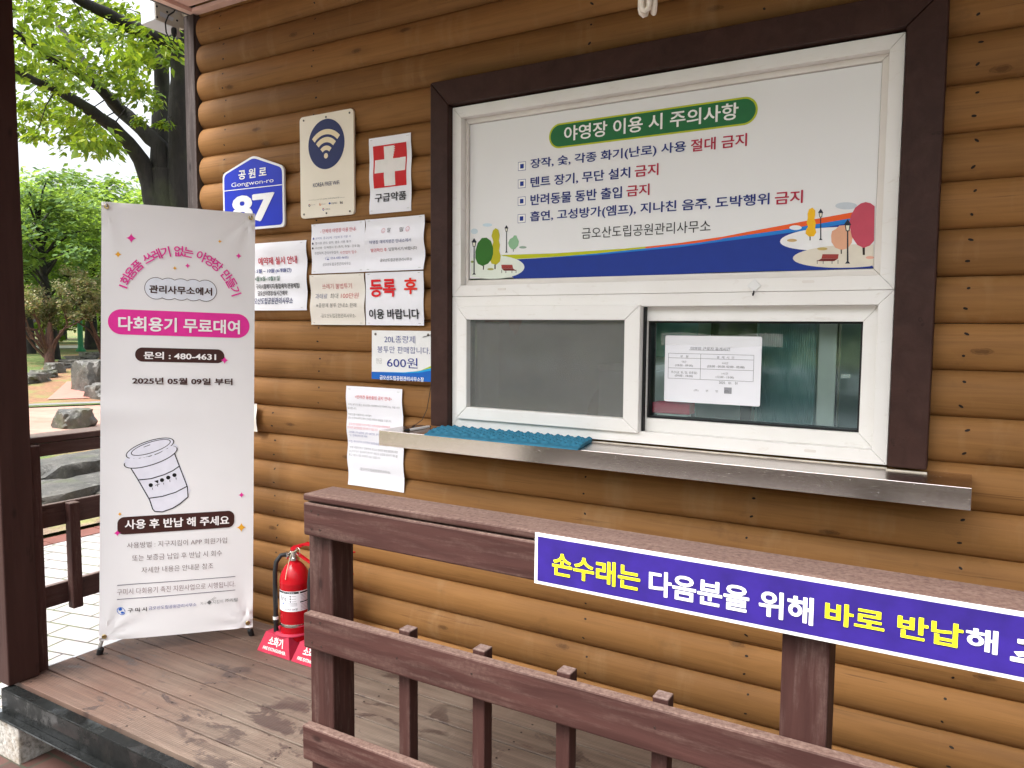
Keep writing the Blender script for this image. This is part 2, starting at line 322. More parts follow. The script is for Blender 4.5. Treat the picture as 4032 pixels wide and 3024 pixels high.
# ------------------------------------------------------------------ mesh helpers
class MB:
    def __init__(s): s.v = []; s.f = []; s.m = []; s.sm = []
    def add(s, vs, fs, m=0, smooth=False):
        b = len(s.v); s.v += [tuple(v) for v in vs]
        for f in fs: s.f.append([b+i for i in f]); s.m.append(m); s.sm.append(smooth)
        return s
    def hexa(s, a, m=0):
        """eight corners: bottom ring then top ring, counter-clockwise"""
        return s.add(a, [(3, 2, 1, 0), (4, 5, 6, 7), (0, 1, 5, 4), (1, 2, 6, 5), (2, 3, 7, 6), (3, 0, 4, 7)], m)
    def box(s, x0, x1, y0, y1, z0, z1, m=0):
        return s.hexa([(x0, y0, z0), (x1, y0, z0), (x1, y1, z0), (x0, y1, z0), (x0, y0, z1), (x1, y0, z1), (x1, y1, z1), (x0, y1, z1)], m)
    def lathe(s, prof, c=(0, 0, 0), n=24, m=0, axis=None, smooth=True):
        mt = Matrix.Translation(c) @ (Vector((0, 0, 1)).rotation_difference(Vector(axis)).to_matrix().to_4x4() if axis else Matrix())
        vs = [mt @ Vector((r*cos(2*pi*i/n), r*sin(2*pi*i/n), z)) for r, z in prof for i in range(n)]
        fs = [(j*n+i, j*n+(i+1) % n, (j+1)*n+(i+1) % n, (j+1)*n+i) for j in range(len(prof)-1) for i in range(n)]
        s.add(vs, fs, m, smooth)
        if prof[0][0] > 1e-5: s.add(vs[:n], [tuple(range(n-1, -1, -1))], m)
        if prof[-1][0] > 1e-5: s.add(vs[-n:], [tuple(range(n))], m)
        return s
    def tube(s, pts, rad, n=8, m=0, caps=True):
        pts = [Vector(p) for p in pts]; k = len(pts); rad = rad if isinstance(rad, (list, tuple)) else [rad]*k
        vs = []; t0 = (pts[1]-pts[0]).normalized(); nn = t0.orthogonal().normalized()
        for i, p in enumerate(pts):
            t = (pts[min(i+1, k-1)]-pts[max(i-1, 0)]).normalized()
            nn = (nn-t*nn.dot(t)); nn = nn.normalized() if nn.length > 1e-6 else t.orthogonal().normalized(); b = t.cross(nn)
            vs += [p+(nn*cos(2*pi*j/n)+b*sin(2*pi*j/n))*rad[i] for j in range(n)]
        fs = [(i*n+j, i*n+(j+1) % n, (i+1)*n+(j+1) % n, (i+1)*n+j) for i in range(k-1) for j in range(n)]
        if caps: fs += [tuple(range(n-1, -1, -1)), tuple((k-1)*n+j for j in range(n))]
        return s.add(vs, fs, m, True)
    def poly(s, pts, d, m=0):
        """flat outline (list of 3D points) given thickness d (vector)"""
        n = len(pts); d = Vector(d); a = [Vector(p) for p in pts]
        return s.add(a+[p+d for p in a], [tuple(range(n)), tuple(range(2*n-1, n-1, -1))]+[(i, i+n, (i+1) % n+n, (i+1) % n) for i in range(n)], m)
    def grid(s, fn, nu, nv, m=0, smooth=True):
        vs = [fn(i/nu, j/nv) for j in range(nv+1) for i in range(nu+1)]
        return s.add(vs, [(j*(nu+1)+i, j*(nu+1)+i+1, (j+1)*(nu+1)+i+1, (j+1)*(nu+1)+i) for j in range(nv) for i in range(nu)], m, smooth)
    def build(s, name, mats, parent=None, bevel=0, ang=40, fix=True):
        me = bpy.data.meshes.new(name); org = Vector(parent_loc(parent)) if parent else Vector()
        if not parent and s.v:
            xs, ys, zs = zip(*s.v); org = Vector(((min(xs)+max(xs))/2, (min(ys)+max(ys))/2, min(zs)))
        me.from_pydata([(x-org.x, y-org.y, z-org.z) for x, y, z in s.v], [], s.f)
        for mt in (mats if isinstance(mats, (list, tuple)) else [mats]): me.materials.append(mt)
        me.polygons.foreach_set('material_index', s.m); me.polygons.foreach_set('use_smooth', [True]*len(s.f) if bevel else s.sm)
        if fix:
            bm = bmesh.new(); bm.from_mesh(me); bmesh.ops.recalc_face_normals(bm, faces=bm.faces); bm.to_mesh(me); bm.free()
        if bevel or any(s.sm): me.set_sharp_from_angle(angle=R(ang))
        me.update()
        o = bpy.data.objects.new(name, me); col.objects.link(o)
        if parent: o.parent = parent
        else: o.location = org
        if bevel:
            b = o.modifiers.new('bevel', 'BEVEL'); b.width = bevel; b.segments = 2; b.limit_method = 'ANGLE'; b.angle_limit = R(35)
            for p in me.polygons: p.use_smooth = False
        return o
def parent_loc(p):
    l = Vector()
    while p: l += p.location; p = p.parent
    return l
def tag(o, label=None, cat=None, group=None, kind=None):
    if label: o['label'] = label
    if cat: o['category'] = cat
    if group: o['group'] = group
    if kind: o['kind'] = kind
    return o
def thing(name, label, cat, loc, group=None):
    o = bpy.data.objects.new(name, None); col.objects.link(o); o.location = loc; o.empty_display_size = .1
    return tag(o, label, cat, group)
def copy_tree(o, parent=None):
    c = o.copy(); col.objects.link(c)
    if parent: c.parent = parent
    for ch in list(o.children): copy_tree(ch, c)
    return c
def frame_members(b, x0, x1, z0, z1, wl, wr, wt, wb, y0, y1, m=0, gap=.0004):
    """four mitred members round an opening"""
    a = [(x0, z0), (x1, z0), (x1, z1), (x0, z1)]; i = [(x0+wl, z0+wb), (x1-wr, z0+wb), (x1-wr, z1-wt), (x0+wl, z1-wt)]
    for k in range(4):
        q = (k+1) % 4; dx, dz = a[q][0]-a[k][0], a[q][1]-a[k][1]; L = math.hypot(dx, dz); gx, gz = dx/L*gap, dz/L*gap
        p = [(a[k][0]+gx, a[k][1]+gz), (a[q][0]-gx, a[q][1]-gz), (i[q][0]-gx, i[q][1]-gz), (i[k][0]+gx, i[k][1]+gz)]
        b.hexa([(p[0][0], y0, p[0][1]), (p[1][0], y0, p[1][1]), (p[1][0], y1, p[1][1]), (p[0][0], y1, p[0][1]), (p[3][0], y0, p[3][1]), (p[2][0], y0, p[2][1]), (p[2][0], y1, p[2][1]), (p[3][0], y1, p[3][1])], m)
    return b
def rrect(x0, x1, z0, z1, r, n=6):
    o = []
    for cx, cz, a0 in ((x1-r, z0+r, -90), (x1-r, z1-r, 0), (x0+r, z1-r, 90), (x0+r, z0+r, 180)):
        o += [(cx+r*cos(R(a0+90*i/n)), cz+r*sin(R(a0+90*i/n))) for i in range(n+1)]
    return o
def circ(cx, cz, rx, rz=None, n=32, a0=0, a1=360):
    rz = rz or rx; k = n if a1-a0 == 360 else n+1
    return [(cx+rx*cos(R(a0+(a1-a0)*i/n)), cz+rz*sin(R(a0+(a1-a0)*i/n))) for i in range(k)]
def arcband(cx, cz, r0, r1, a0, a1, n=16): return circ(cx, cz, r1, n=n, a0=a0, a1=a1)+circ(cx, cz, r0, n=n, a0=a0, a1=a1)[::-1]
def star4(cx, cz, r, k=3.3):
    f = lambda t: abs(t)**k*(1 if t > 0 else -1)
    return [(cx+r*f(cos(2*pi*i/32)), cz+r*f(sin(2*pi*i/32))) for i in range(32)]

# ------------------------------------------------------------------ writing: (x0, x1, z0, z1) boxes in metres on each sign's own plane
TX, PO = [], []
def T(sign, txt, x0, x1, z0, z1, c, wt=0): TX.append((sign, txt, x0, x1, z0, z1, c, wt, 0))
def P(sign, c, layer, pts): PO.append((sign, c, layer, pts))
T('group_notice','- 단체의 야영장 이용 안내-',-2.3839,-2.184,1.7702,1.7878,'c4203c',1)
T('group_notice','♦ 산악회, 종교단체, 기업체 등 이용 시',-2.4274,-2.2131,1.7438,1.7556,'4a5596',0)
T('group_notice','♦ 행사용 텐트 설치, 앰프 사용 불가',-2.4306,-2.2087,1.7231,1.735,'2a2a4a',0)
T('group_notice','♦ 시산제 · 단체행사 등 (특히, 주일 · 공휴일)',-2.431,-2.1619,1.7029,1.7148,'20202a',0)
T('group_notice','관련하여 관리사무실과',-2.4169,-2.2821,1.6816,1.694,'26304a',0)
T('group_notice','사전협의 필수',-2.2733,-2.1823,1.6793,1.6917,'c4203c',0)
T('group_notice','(☎ 054-480-4605)',-2.3574,-2.2288,1.6571,1.6718,'2a3a9a',0)
T('group_notice','금오산도립공원관리사무소',-2.3719,-2.2143,1.6331,1.6458,'20202a',0)
T('alert_notice','알',-2.0187,-2.0011,1.7545,1.7726,'15151a',1)
T('alert_notice','림',-1.9554,-1.9378,1.7544,1.7725,'15151a',1)
T('alert_notice','야영장 예약자분은 안내소에서',-2.1046,-1.8933,1.7114,1.7254,'1f2f7a',1)
T('alert_notice','발권확인 후',-2.1019,-2.0186,1.6796,1.6937,'c4203c',1)
T('alert_notice','입장하시기 바랍니다',-2.0095,-1.8685,1.6813,1.6938,'15151a',1)
T('alert_notice','금오산도립공원관리사무소',-2.0564,-1.8946,1.639,1.6516,'15151a',1)
T('litter_notice','쓰레기 불법투기',-2.3754,-2.2089,1.5354,1.5577,'c02a40',0)
T('litter_notice','과태료',-2.4171,-2.3458,1.4945,1.517,'1f2f7a',0)
T('litter_notice','최대',-2.3295,-2.2849,1.4956,1.5169,'15151a',0)
T('litter_notice','100만원',-2.2686,-2.1736,1.4958,1.5183,'c02a30',0)
T('litter_notice','※종량제 봉투 안내소 판매',-2.4075,-2.1809,1.4582,1.4762,'15151a',0)
T('litter_notice','-금오산도립공원관리사무소-',-2.3864,-2.186,1.4156,1.4321,'15151a',0)
T('register_notice','등록',-2.1105,-1.9774,1.4988,1.57,'d80a1c',3)
T('register_notice','후',-1.9341,-1.869,1.5077,1.5718,'e02a1c',3)
T('register_notice','이용 바랍니다',-2.1146,-1.8589,1.4102,1.4503,'15151a',2)
T('booking_notice','예약제 실시 안내',-2.7631,-2.5237,1.6493,1.683,'c01c3c',2)
T('booking_notice',': 5월 ~ 10월 (6개월간)',-2.7869,-2.5565,1.6107,1.6322,'1f2f7a',2)
T('booking_notice','4월16일~10월31일',-2.7833,-2.6269,1.5779,1.5995,'1c5a3a',2)
T('booking_notice','구미시홈페이지/통합예약/관광체험/',-2.7815,-2.5068,1.5427,1.5655,'15151a',2)
T('booking_notice','금오산야영장/실시간예약',-2.7751,-2.5855,1.5129,1.5345,'15151a',2)
T('booking_notice','금오산도립공원관리사무소',-2.8176,-2.5507,1.4749,1.5041,'14205a',2)
T('address_plate','공 원 로',-2.8742,-2.6916,2.0345,2.0772,'f0f0f0',3)
T('address_plate','Gongwon-ro',-2.922,-2.6489,1.9998,2.025,'f0f0f0',1)
T('address_plate','87',-2.9229,-2.6436,1.8419,1.9645,'f0f0f0',4)
T('wifi_sign','KOREA FREE WiFi',-2.4131,-2.2638,1.9631,1.9797,'14205a',1)
T('wifi_sign','Tourism Info',-2.413,-2.3595,1.9078,1.9147,'a8a49a',0)
T('wifi_sign','www.visitkorea.or.kr',-2.3563,-2.2646,1.9075,1.9146,'6a6a70',0)
P('wifi_sign','8a867c',1,[(-2.442,1.9123),(-2.4139,1.9113),(-2.4139,1.9104),(-2.442,1.9114)])
P('wifi_sign','8a867c',1,[(-2.2638,1.9097),(-2.2361,1.9092),(-2.2361,1.9084),(-2.2639,1.9089)])
T('wifi_sign','문화체육관광부',-2.4294,-2.4007,1.8883,1.8923,'6a6870',0)
T('wifi_sign','한국관광공사',-2.3665,-2.3422,1.8872,1.8912,'6a6870',0)
T('wifi_sign','경상북도',-2.3102,-2.2764,1.8848,1.8924,'2a2a3a',1)
T('wifi_sign','kt',-2.261,-2.2451,1.8835,1.8944,'2a1a20',2)
T('wifi_sign','구미시',-2.3445,-2.318,1.8628,1.8702,'2a2a3a',1)
T('first_aid_sign','구급약품',-2.0829,-1.9218,1.8763,1.9111,'15151a',2)
T('bag_price_sign','20L종량제',-2.0315,-1.8751,1.3149,1.344,'2c3a8c',0)
T('bag_price_sign','봉투만 판매합니다.',-2.0681,-1.803,1.2738,1.3012,'2c3a8c',0)
T('bag_price_sign','현금',-2.0753,-2.0449,1.2304,1.2514,'9a9a98',0)
T('bag_price_sign','600원',-2.018,-1.8635,1.2166,1.2569,'1f2f8a',1)
T('bag_price_sign','금오산도립공원관리사무소장',-2.0563,-1.8321,1.1643,1.1826,'f4f4f4',2)
T('pet_notice','<반려견 동반출입 금지 안내>',-2.1873,-1.9901,1.0801,1.0951,'d03040',1)
T('pet_notice','우리 모두의 명산 금오산을 사랑해주시고 아껴주시는 마음 너무',-2.2251,-1.949,1.05,1.0587,'3a3a4a',0)
T('pet_notice','감사합니다.',-2.2311,-2.1834,1.0328,1.0421,'3a3a3a',0)
T('pet_notice','야영장을 이용하시는 여러분!!',-2.2295,-2.1043,1.0067,1.0154,'3a3a3a',0)
T('pet_notice','금오산관리사무소에서 간곡한 부탁의 말씀을 드립니다.',-2.2297,-1.9968,.9921,1.0015,'3a3a3a',0)
T('pet_notice','금오산도립공원 내 전구역은 자연공원법시행령제2조',-2.2242,-2.0016,.9669,.9765,'d84050',0)
T('pet_notice','반려견 동반출입을 금지하고 있습니다.',-2.2294,-2.0661,.9514,.9616,'d84050',0)
T('pet_notice','- 과태료 1차 60만원, 2차 100만원, 3차',-2.2292,-2.0633,.9318,.9421,'3a4496',0)
T('pet_notice','단, 장애인복지견 제외',-2.2209,-2.1274,.9185,.9281,'3a4496',0)
T('pet_notice','이점, 숙지하시어 반려견과 동반출입을',-2.2301,-2.0666,.8923,.9023,'3a4496',0)
T('pet_notice','현재 국민신문고, 민원전화 등으로 반려견 동반 출입에 대한',-2.2262,-1.9683,.8669,.8772,'2a2a2a',0)
T('pet_notice','신고가 다수 접수되어 현수막 게첨 등 순찰을 통하여 계도를',-2.2264,-1.9684,.8508,.8611,'2a2a2a',0)
T('pet_notice','하고 있으나 잘 지켜지지 않고 있습니다.',-2.2266,-2.0557,.8353,.8455,'2a2a2a',0)
T('pet_notice','-금오산도립공원관리사무소-',-2.1758,-2.0064,.7783,.7914,'2a2a2a',0)
T('rules_board','야영장 이용 시 주의사항',-1.2461,-.6451,2.0272,2.079,'f2f2ee',2)
T('rules_board','장작, 숯, 각종 화기(난로) 사용',-1.3795,-.8084,1.9425,1.9813,'1f2f7a',2)
T('rules_board','절대 금지',-.7931,-.6165,1.9432,1.9822,'b0183c',2)
T('rules_board','텐트 장기, 무단 설치',-1.3788,-.9979,1.8792,1.9172,'1f2f7a',2)
T('rules_board','금지',-.9817,-.8993,1.8814,1.9197,'b0183c',2)
T('rules_board','반려동물 동반 출입',-1.3782,-1.0263,1.8172,1.8563,'1f2f7a',2)
T('rules_board','금지',-1.0098,-.9288,1.8194,1.8568,'b0183c',2)
T('rules_board','흡연, 고성방가(엠프), 지나친 음주, 도박행위',-1.3793,-.5436,1.7551,1.7963,'1f2f7a',2)
T('rules_board','금지',-.5279,-.447,1.7581,1.7966,'b0183c',2)
T('rules_board','금오산도립공원관리사무소',-1.1729,-.7227,1.6884,1.7263,'15151a',1)
P('rules_board','b8be10',1,[(-1.5034,1.6466),(-1.2741,1.6437),(-1.0127,1.6486),(-.8914,1.6536),(-.8912,1.6437),(-1.1139,1.6339),(-1.45,1.6295)])
P('rules_board','e85a1c',1.5,[(-.9392,1.6513),(-.8214,1.6583),(-.6822,1.671),(-.6111,1.6813),(-.5084,1.6947),(-.4103,1.7083),(-.3035,1.722),(-.3027,1.7007),(-.4097,1.6905),(-.5078,1.6756),(-.6964,1.661),(-.8212,1.6473),(-.9391,1.6458)])
P('rules_board','1478cc',2,[(-1.2739,1.6311),(-1.1139,1.6367),(-.9151,1.647),(-.7757,1.6548),(-.682,1.6637),(-.6965,1.6644),(-.508,1.6814),(-.312,1.7044),(-.3112,1.6835),(-.5075,1.6661),(-.6961,1.6515),(-.821,1.6406),(-1.1138,1.6301),(-1.4499,1.6274)])
P('rules_board','10308c',3,[(-1.45,1.6284),(-1.1139,1.6315),(-.8211,1.645),(-.6962,1.6554),(-.5688,1.6647),(-.4093,1.6791),(-.3024,1.6928),(-.2474,1.5588),(-.4441,1.5583),(-.6936,1.5602),(-1.0108,1.554),(-1.4435,1.5591),(-1.5031,1.6001)])
P('rules_board','dde4d8',4,[(-1.4014,1.5993),(-1.403,1.5927),(-1.4079,1.5863),(-1.4159,1.5804),(-1.427,1.5749),(-1.4408,1.5702),(-1.4571,1.5662),(-1.4755,1.5631),(-1.4956,1.561),(-1.5169,1.5599),(-1.539,1.5599),(-1.5612,1.561),(-1.583,1.5632),(-1.6039,1.5664),(-1.6234,1.5705),(-1.6328,1.5753),(-1.6328,1.5806),(-1.6328,1.5866),(-1.6329,1.593),(-1.6329,1.5998),(-1.6329,1.6068),(-1.6329,1.6137),(-1.633,1.6205),(-1.633,1.627),(-1.633,1.6329),(-1.633,1.6382),(-1.6236,1.6424),(-1.6043,1.6453),(-1.5834,1.6471),(-1.5616,1.6479),(-1.5395,1.6475),(-1.5175,1.6461),(-1.4962,1.6437),(-1.4761,1.6403),(-1.4577,1.636),(-1.4413,1.631),(-1.4274,1.6254),(-1.4163,1.6193),(-1.4081,1.6128),(-1.4031,1.6061)])
P('rules_board','eaeaea',4,[(-.2502,1.6511),(-.25,1.646),(-.2498,1.6408),(-.2518,1.6357),(-.2619,1.6312),(-.2746,1.6271),(-.2898,1.6235),(-.3069,1.6205),(-.3258,1.6182),(-.3459,1.6166),(-.3669,1.6158),(-.388,1.6157),(-.409,1.6165),(-.4291,1.6181),(-.4479,1.6205),(-.4649,1.6237),(-.4797,1.6274),(-.4917,1.6318),(-.5007,1.6366),(-.5064,1.6417),(-.5086,1.647),(-.5074,1.6523),(-.5026,1.6576),(-.4945,1.6626),(-.4833,1.6672),(-.4693,1.6714),(-.4529,1.675),(-.4346,1.6778),(-.4148,1.68),(-.3941,1.6813),(-.373,1.6818),(-.352,1.6815),(-.3316,1.6805),(-.3124,1.6786),(-.2947,1.6761),(-.2789,1.6729),(-.2654,1.6691),(-.2545,1.6649),(-.2506,1.6606),(-.2504,1.656)])
P('rules_board','dcd4c4',5,[(-.249,1.6004),(-.2488,1.5951),(-.2486,1.5899),(-.2484,1.5847),(-.2482,1.5797),(-.248,1.5751),(-.2478,1.571),(-.2477,1.5674),(-.2579,1.5648),(-.2812,1.5633),(-.3055,1.5626),(-.3301,1.5627),(-.3544,1.5637),(-.3778,1.5655),(-.3996,1.5681),(-.4194,1.5714),(-.4365,1.5753),(-.4504,1.5799),(-.4608,1.5848),(-.4673,1.5901),(-.4698,1.5955),(-.4681,1.6009),(-.4624,1.6062),(-.4527,1.6112),(-.4394,1.6158),(-.4229,1.6199),(-.4037,1.6234),(-.3822,1.6261),(-.3591,1.6281),(-.335,1.6292),(-.3105,1.6295),(-.2862,1.629),(-.2626,1.6277),(-.25,1.6261),(-.2499,1.6243),(-.2498,1.6217),(-.2497,1.6185),(-.2495,1.6146),(-.2494,1.6102),(-.2492,1.6054)])
P('rules_board','2c6a1c',7,[(-1.6143,1.6397),(-1.6144,1.6654),(-1.604,1.6958),(-1.5856,1.7128),(-1.5642,1.7132),(-1.5459,1.7006),(-1.5354,1.6748),(-1.5353,1.6519),(-1.5424,1.6319),(-1.5575,1.6171),(-1.582,1.6087),(-1.6037,1.6187)])
P('rules_board','2a1a14',6,[(-1.5796,1.6102),(-1.5746,1.61),(-1.5764,1.5952),(-1.5807,1.5954)])
P('rules_board','b8b016',6,[(-1.5429,1.7182),(-1.537,1.7381),(-1.525,1.746),(-1.513,1.7393),(-1.5075,1.7188),(-1.5109,1.6989),(-1.506,1.6835),(-1.5095,1.6635),(-1.5022,1.643),(-1.5056,1.6229),(-1.5212,1.6118),(-1.5423,1.6166),(-1.5491,1.6321),(-1.5365,1.652),(-1.5397,1.6775),(-1.535,1.6975)])
P('rules_board','2a1a14',6,[(-1.5296,1.6131),(-1.5242,1.6129),(-1.5241,1.5957),(-1.5295,1.5958)])
P('rules_board','8cb892',6,[(-1.471,1.6894),(-1.4635,1.703),(-1.4506,1.7084),(-1.446,1.7151),(-1.4361,1.7146),(-1.4319,1.7049),(-1.4248,1.6922),(-1.4282,1.6774),(-1.4415,1.6656),(-1.4561,1.6662),(-1.4668,1.6767)])
P('rules_board','2a1a14',6,[(-1.4503,1.667),(-1.4473,1.6668),(-1.4473,1.6568),(-1.4496,1.6569)])
P('rules_board','90a898',5,[(-1.3929,1.6699),(-1.394,1.6682),(-1.3974,1.6669),(-1.4024,1.6662),(-1.4084,1.6661),(-1.4144,1.6667),(-1.4194,1.6679),(-1.4229,1.6695),(-1.4241,1.6713),(-1.4229,1.6729),(-1.4195,1.6742),(-1.4144,1.675),(-1.4085,1.675),(-1.4025,1.6744),(-1.3975,1.6732),(-1.3941,1.6716)])
P('rules_board','a0a050',5,[(-1.5319,1.5959),(-1.533,1.5944),(-1.5361,1.5932),(-1.5409,1.5924),(-1.5464,1.5923),(-1.552,1.5928),(-1.5568,1.5938),(-1.56,1.5952),(-1.5611,1.5968),(-1.56,1.5983),(-1.5568,1.5996),(-1.5521,1.6003),(-1.5465,1.6004),(-1.5409,1.6),(-1.5362,1.5989),(-1.533,1.5975)])
P('rules_board','8a9a50',5,[(-1.6224,1.6261),(-1.6228,1.6245),(-1.6242,1.6232),(-1.6262,1.6224),(-1.6286,1.6222),(-1.631,1.6226),(-1.633,1.6235),(-1.6344,1.6249),(-1.6349,1.6265),(-1.6344,1.6281),(-1.633,1.6294),(-1.631,1.6302),(-1.6286,1.6304),(-1.6262,1.63),(-1.6242,1.6291),(-1.6228,1.6277)])
P('rules_board','c8d8e0',1,[(-1.6036,1.7387),(-1.6048,1.7349),(-1.6083,1.7318),(-1.6135,1.7298),(-1.6196,1.7294),(-1.6258,1.7305),(-1.6311,1.733),(-1.6346,1.7365),(-1.6359,1.7405),(-1.6347,1.7444),(-1.6312,1.7475),(-1.6259,1.7495),(-1.6197,1.7499),(-1.6136,1.7488),(-1.6083,1.7462),(-1.6048,1.7427)])
P('rules_board','c8dce6',1,[(-1.5402,1.7585),(-1.5418,1.7563),(-1.5463,1.7546),(-1.5532,1.7536),(-1.5613,1.7537),(-1.5695,1.7546),(-1.5765,1.7563),(-1.5811,1.7586),(-1.5828,1.761),(-1.5811,1.7633),(-1.5765,1.765),(-1.5696,1.7659),(-1.5614,1.7658),(-1.5533,1.7649),(-1.5464,1.7631),(-1.5418,1.7609)])
P('rules_board','1c2030',8,[(-1.6221,1.6838),(-1.618,1.6836),(-1.6169,1.5841),(-1.6113,1.5777),(-1.6281,1.5782),(-1.6225,1.5842)])
P('rules_board','1c2030',8,[(-1.6202,1.7145),(-1.608,1.6985),(-1.6323,1.6997)])
P('rules_board','1c2030',8,[(-1.6295,1.6996),(-1.6108,1.6987),(-1.6145,1.6819),(-1.6257,1.6824)])
P('rules_board','e8e4d0',9,[(-1.6257,1.6978),(-1.6145,1.6973),(-1.6168,1.6843),(-1.6234,1.6846)])
P('rules_board','1c2030',8,[(-1.4799,1.7319),(-1.477,1.7317),(-1.4759,1.6589),(-1.472,1.6544),(-1.4837,1.6549),(-1.4799,1.6591)])
P('rules_board','1c2030',8,[(-1.4786,1.7538),(-1.4701,1.7423),(-1.487,1.7433)])
P('rules_board','1c2030',8,[(-1.485,1.7432),(-1.472,1.7425),(-1.4745,1.7305),(-1.4823,1.7309)])
P('rules_board','e8e4d0',9,[(-1.4824,1.7419),(-1.4746,1.7415),(-1.4762,1.7322),(-1.4807,1.7325)])
P('rules_board','1c2030',8,[(-.3964,1.7138),(-.3938,1.7137),(-.3912,1.6507),(-.3875,1.6457),(-.3979,1.6462),(-.3946,1.6509)])
P('rules_board','1c2030',8,[(-.396,1.7379),(-.3881,1.7254),(-.403,1.7264)])
P('rules_board','1c2030',8,[(-.4013,1.7262),(-.3898,1.7255),(-.3916,1.7123),(-.3985,1.7128)])
P('rules_board','e8e4d0',9,[(-.3989,1.7249),(-.392,1.7244),(-.3931,1.7142),(-.3971,1.7145)])
P('rules_board','1c2030',8,[(-.3217,1.6694),(-.3183,1.6692),(-.3143,1.5811),(-.3094,1.5742),(-.3235,1.5747),(-.319,1.5813)])
P('rules_board','1c2030',8,[(-.3212,1.7027),(-.3105,1.6854),(-.3308,1.6866)])
P('rules_board','1c2030',8,[(-.3284,1.6865),(-.3128,1.6855),(-.3152,1.6674),(-.3246,1.6679)])
P('rules_board','e8e4d0',9,[(-.3252,1.6846),(-.3158,1.684),(-.3173,1.67),(-.3227,1.6703)])
P('rules_board','9c3a34',7,[(-1.4996,1.6111),(-1.452,1.6095),(-1.4486,1.5959),(-1.4981,1.5974)])
P('rules_board','6e201e',7,[(-1.4981,1.5971),(-1.4486,1.5956),(-1.4344,1.5873),(-1.4876,1.5889)])
P('rules_board','2a1a14',6,[(-1.4986,1.5929),(-1.4963,1.5928),(-1.4962,1.5807),(-1.4986,1.5807)])
P('rules_board','2a1a14',6,[(-1.481,1.5923),(-1.4786,1.5923),(-1.4785,1.5802),(-1.4809,1.5802)])
P('rules_board','2a1a14',6,[(-1.4549,1.5915),(-1.4526,1.5915),(-1.4525,1.5794),(-1.4548,1.5795)])
P('rules_board','2a1a14',6,[(-1.4375,1.591),(-1.4352,1.5909),(-1.4351,1.5789),(-1.4374,1.579)])
P('rules_board','9c3a34',7,[(-.3862,1.6044),(-.3418,1.6026),(-.3431,1.59),(-.3888,1.5918)])
P('rules_board','6e201e',7,[(-.3888,1.5915),(-.3431,1.5898),(-.3531,1.5828),(-.4021,1.5846)])
P('rules_board','2a1a14',6,[(-.4011,1.588),(-.3996,1.5879),(-.3992,1.5765),(-.4007,1.5766)])
P('rules_board','2a1a14',6,[(-.3845,1.5873),(-.383,1.5873),(-.3826,1.5759),(-.3841,1.576)])
P('rules_board','2a1a14',6,[(-.3601,1.5865),(-.3586,1.5864),(-.3581,1.5751),(-.3597,1.5752)])
P('rules_board','2a1a14',6,[(-.3437,1.5859),(-.3422,1.5858),(-.3418,1.5746),(-.3433,1.5746)])
P('rules_board','f0b80c',7,[(-.4322,1.7251),(-.4287,1.7378),(-.4192,1.7424),(-.4112,1.7338),(-.4107,1.7196),(-.4127,1.7096),(-.4079,1.6952),(-.4094,1.6832),(-.4058,1.6688),(-.4124,1.6582),(-.426,1.6577),(-.4361,1.6676),(-.4342,1.6805),(-.4297,1.6864),(-.434,1.6988),(-.4314,1.7129)])
P('rules_board','2a1a14',6,[(-.4245,1.6585),(-.4213,1.6583),(-.4209,1.6465),(-.424,1.6467)])
P('rules_board','c0485c',7,[(-.317,1.6897),(-.3124,1.7132),(-.3021,1.7341),(-.2879,1.7449),(-.2753,1.7479),(-.2625,1.7438),(-.2513,1.7344),(-.249,1.6368),(-.2596,1.6236),(-.2757,1.6177),(-.2926,1.6271),(-.3082,1.6516)])
P('rules_board','2a1a14',6,[(-.2788,1.6206),(-.2722,1.6203),(-.2713,1.5974),(-.2772,1.5976)])
P('rules_board','e0a888',6,[(-.3645,1.6566),(-.3623,1.6705),(-.352,1.6759),(-.3429,1.6853),(-.328,1.6856),(-.3146,1.6738),(-.3056,1.6515),(-.3075,1.6338),(-.3181,1.6184),(-.3347,1.6143),(-.3519,1.6219),(-.3627,1.6384)])
P('rules_board','2a1a14',6,[(-.337,1.616),(-.3336,1.6159),(-.3332,1.6031),(-.3362,1.6032)])
P('rules_board','c8a870',6,[(-.4598,1.6484),(-.4606,1.6469),(-.463,1.6457),(-.4668,1.6449),(-.4715,1.6445),(-.4764,1.6448),(-.4812,1.6456),(-.485,1.6468),(-.4876,1.6482),(-.4885,1.6498),(-.4877,1.6514),(-.4852,1.6526),(-.4814,1.6534),(-.4767,1.6537),(-.4718,1.6535),(-.4671,1.6527),(-.4632,1.6515),(-.4607,1.65)])
P('rules_board','c0a860',6,[(-.3727,1.6196),(-.3735,1.6181),(-.376,1.6169),(-.3798,1.616),(-.3845,1.6157),(-.3896,1.6159),(-.3944,1.6167),(-.3983,1.6178),(-.4009,1.6193),(-.4018,1.6209),(-.401,1.6223),(-.3985,1.6236),(-.3946,1.6244),(-.3899,1.6247),(-.3848,1.6245),(-.3801,1.6237),(-.3762,1.6226),(-.3736,1.6211)])
P('rules_board','e0a894',6,[(-.2471,1.5894),(-.2477,1.5879),(-.2495,1.5867),(-.2524,1.5858),(-.2559,1.5854),(-.2597,1.5856),(-.2633,1.5862),(-.2662,1.5873),(-.2681,1.5887),(-.2689,1.5902),(-.2683,1.5917),(-.2664,1.5929),(-.2635,1.5937),(-.26,1.5941),(-.2562,1.594),(-.2527,1.5933),(-.2497,1.5922),(-.2478,1.5909)])
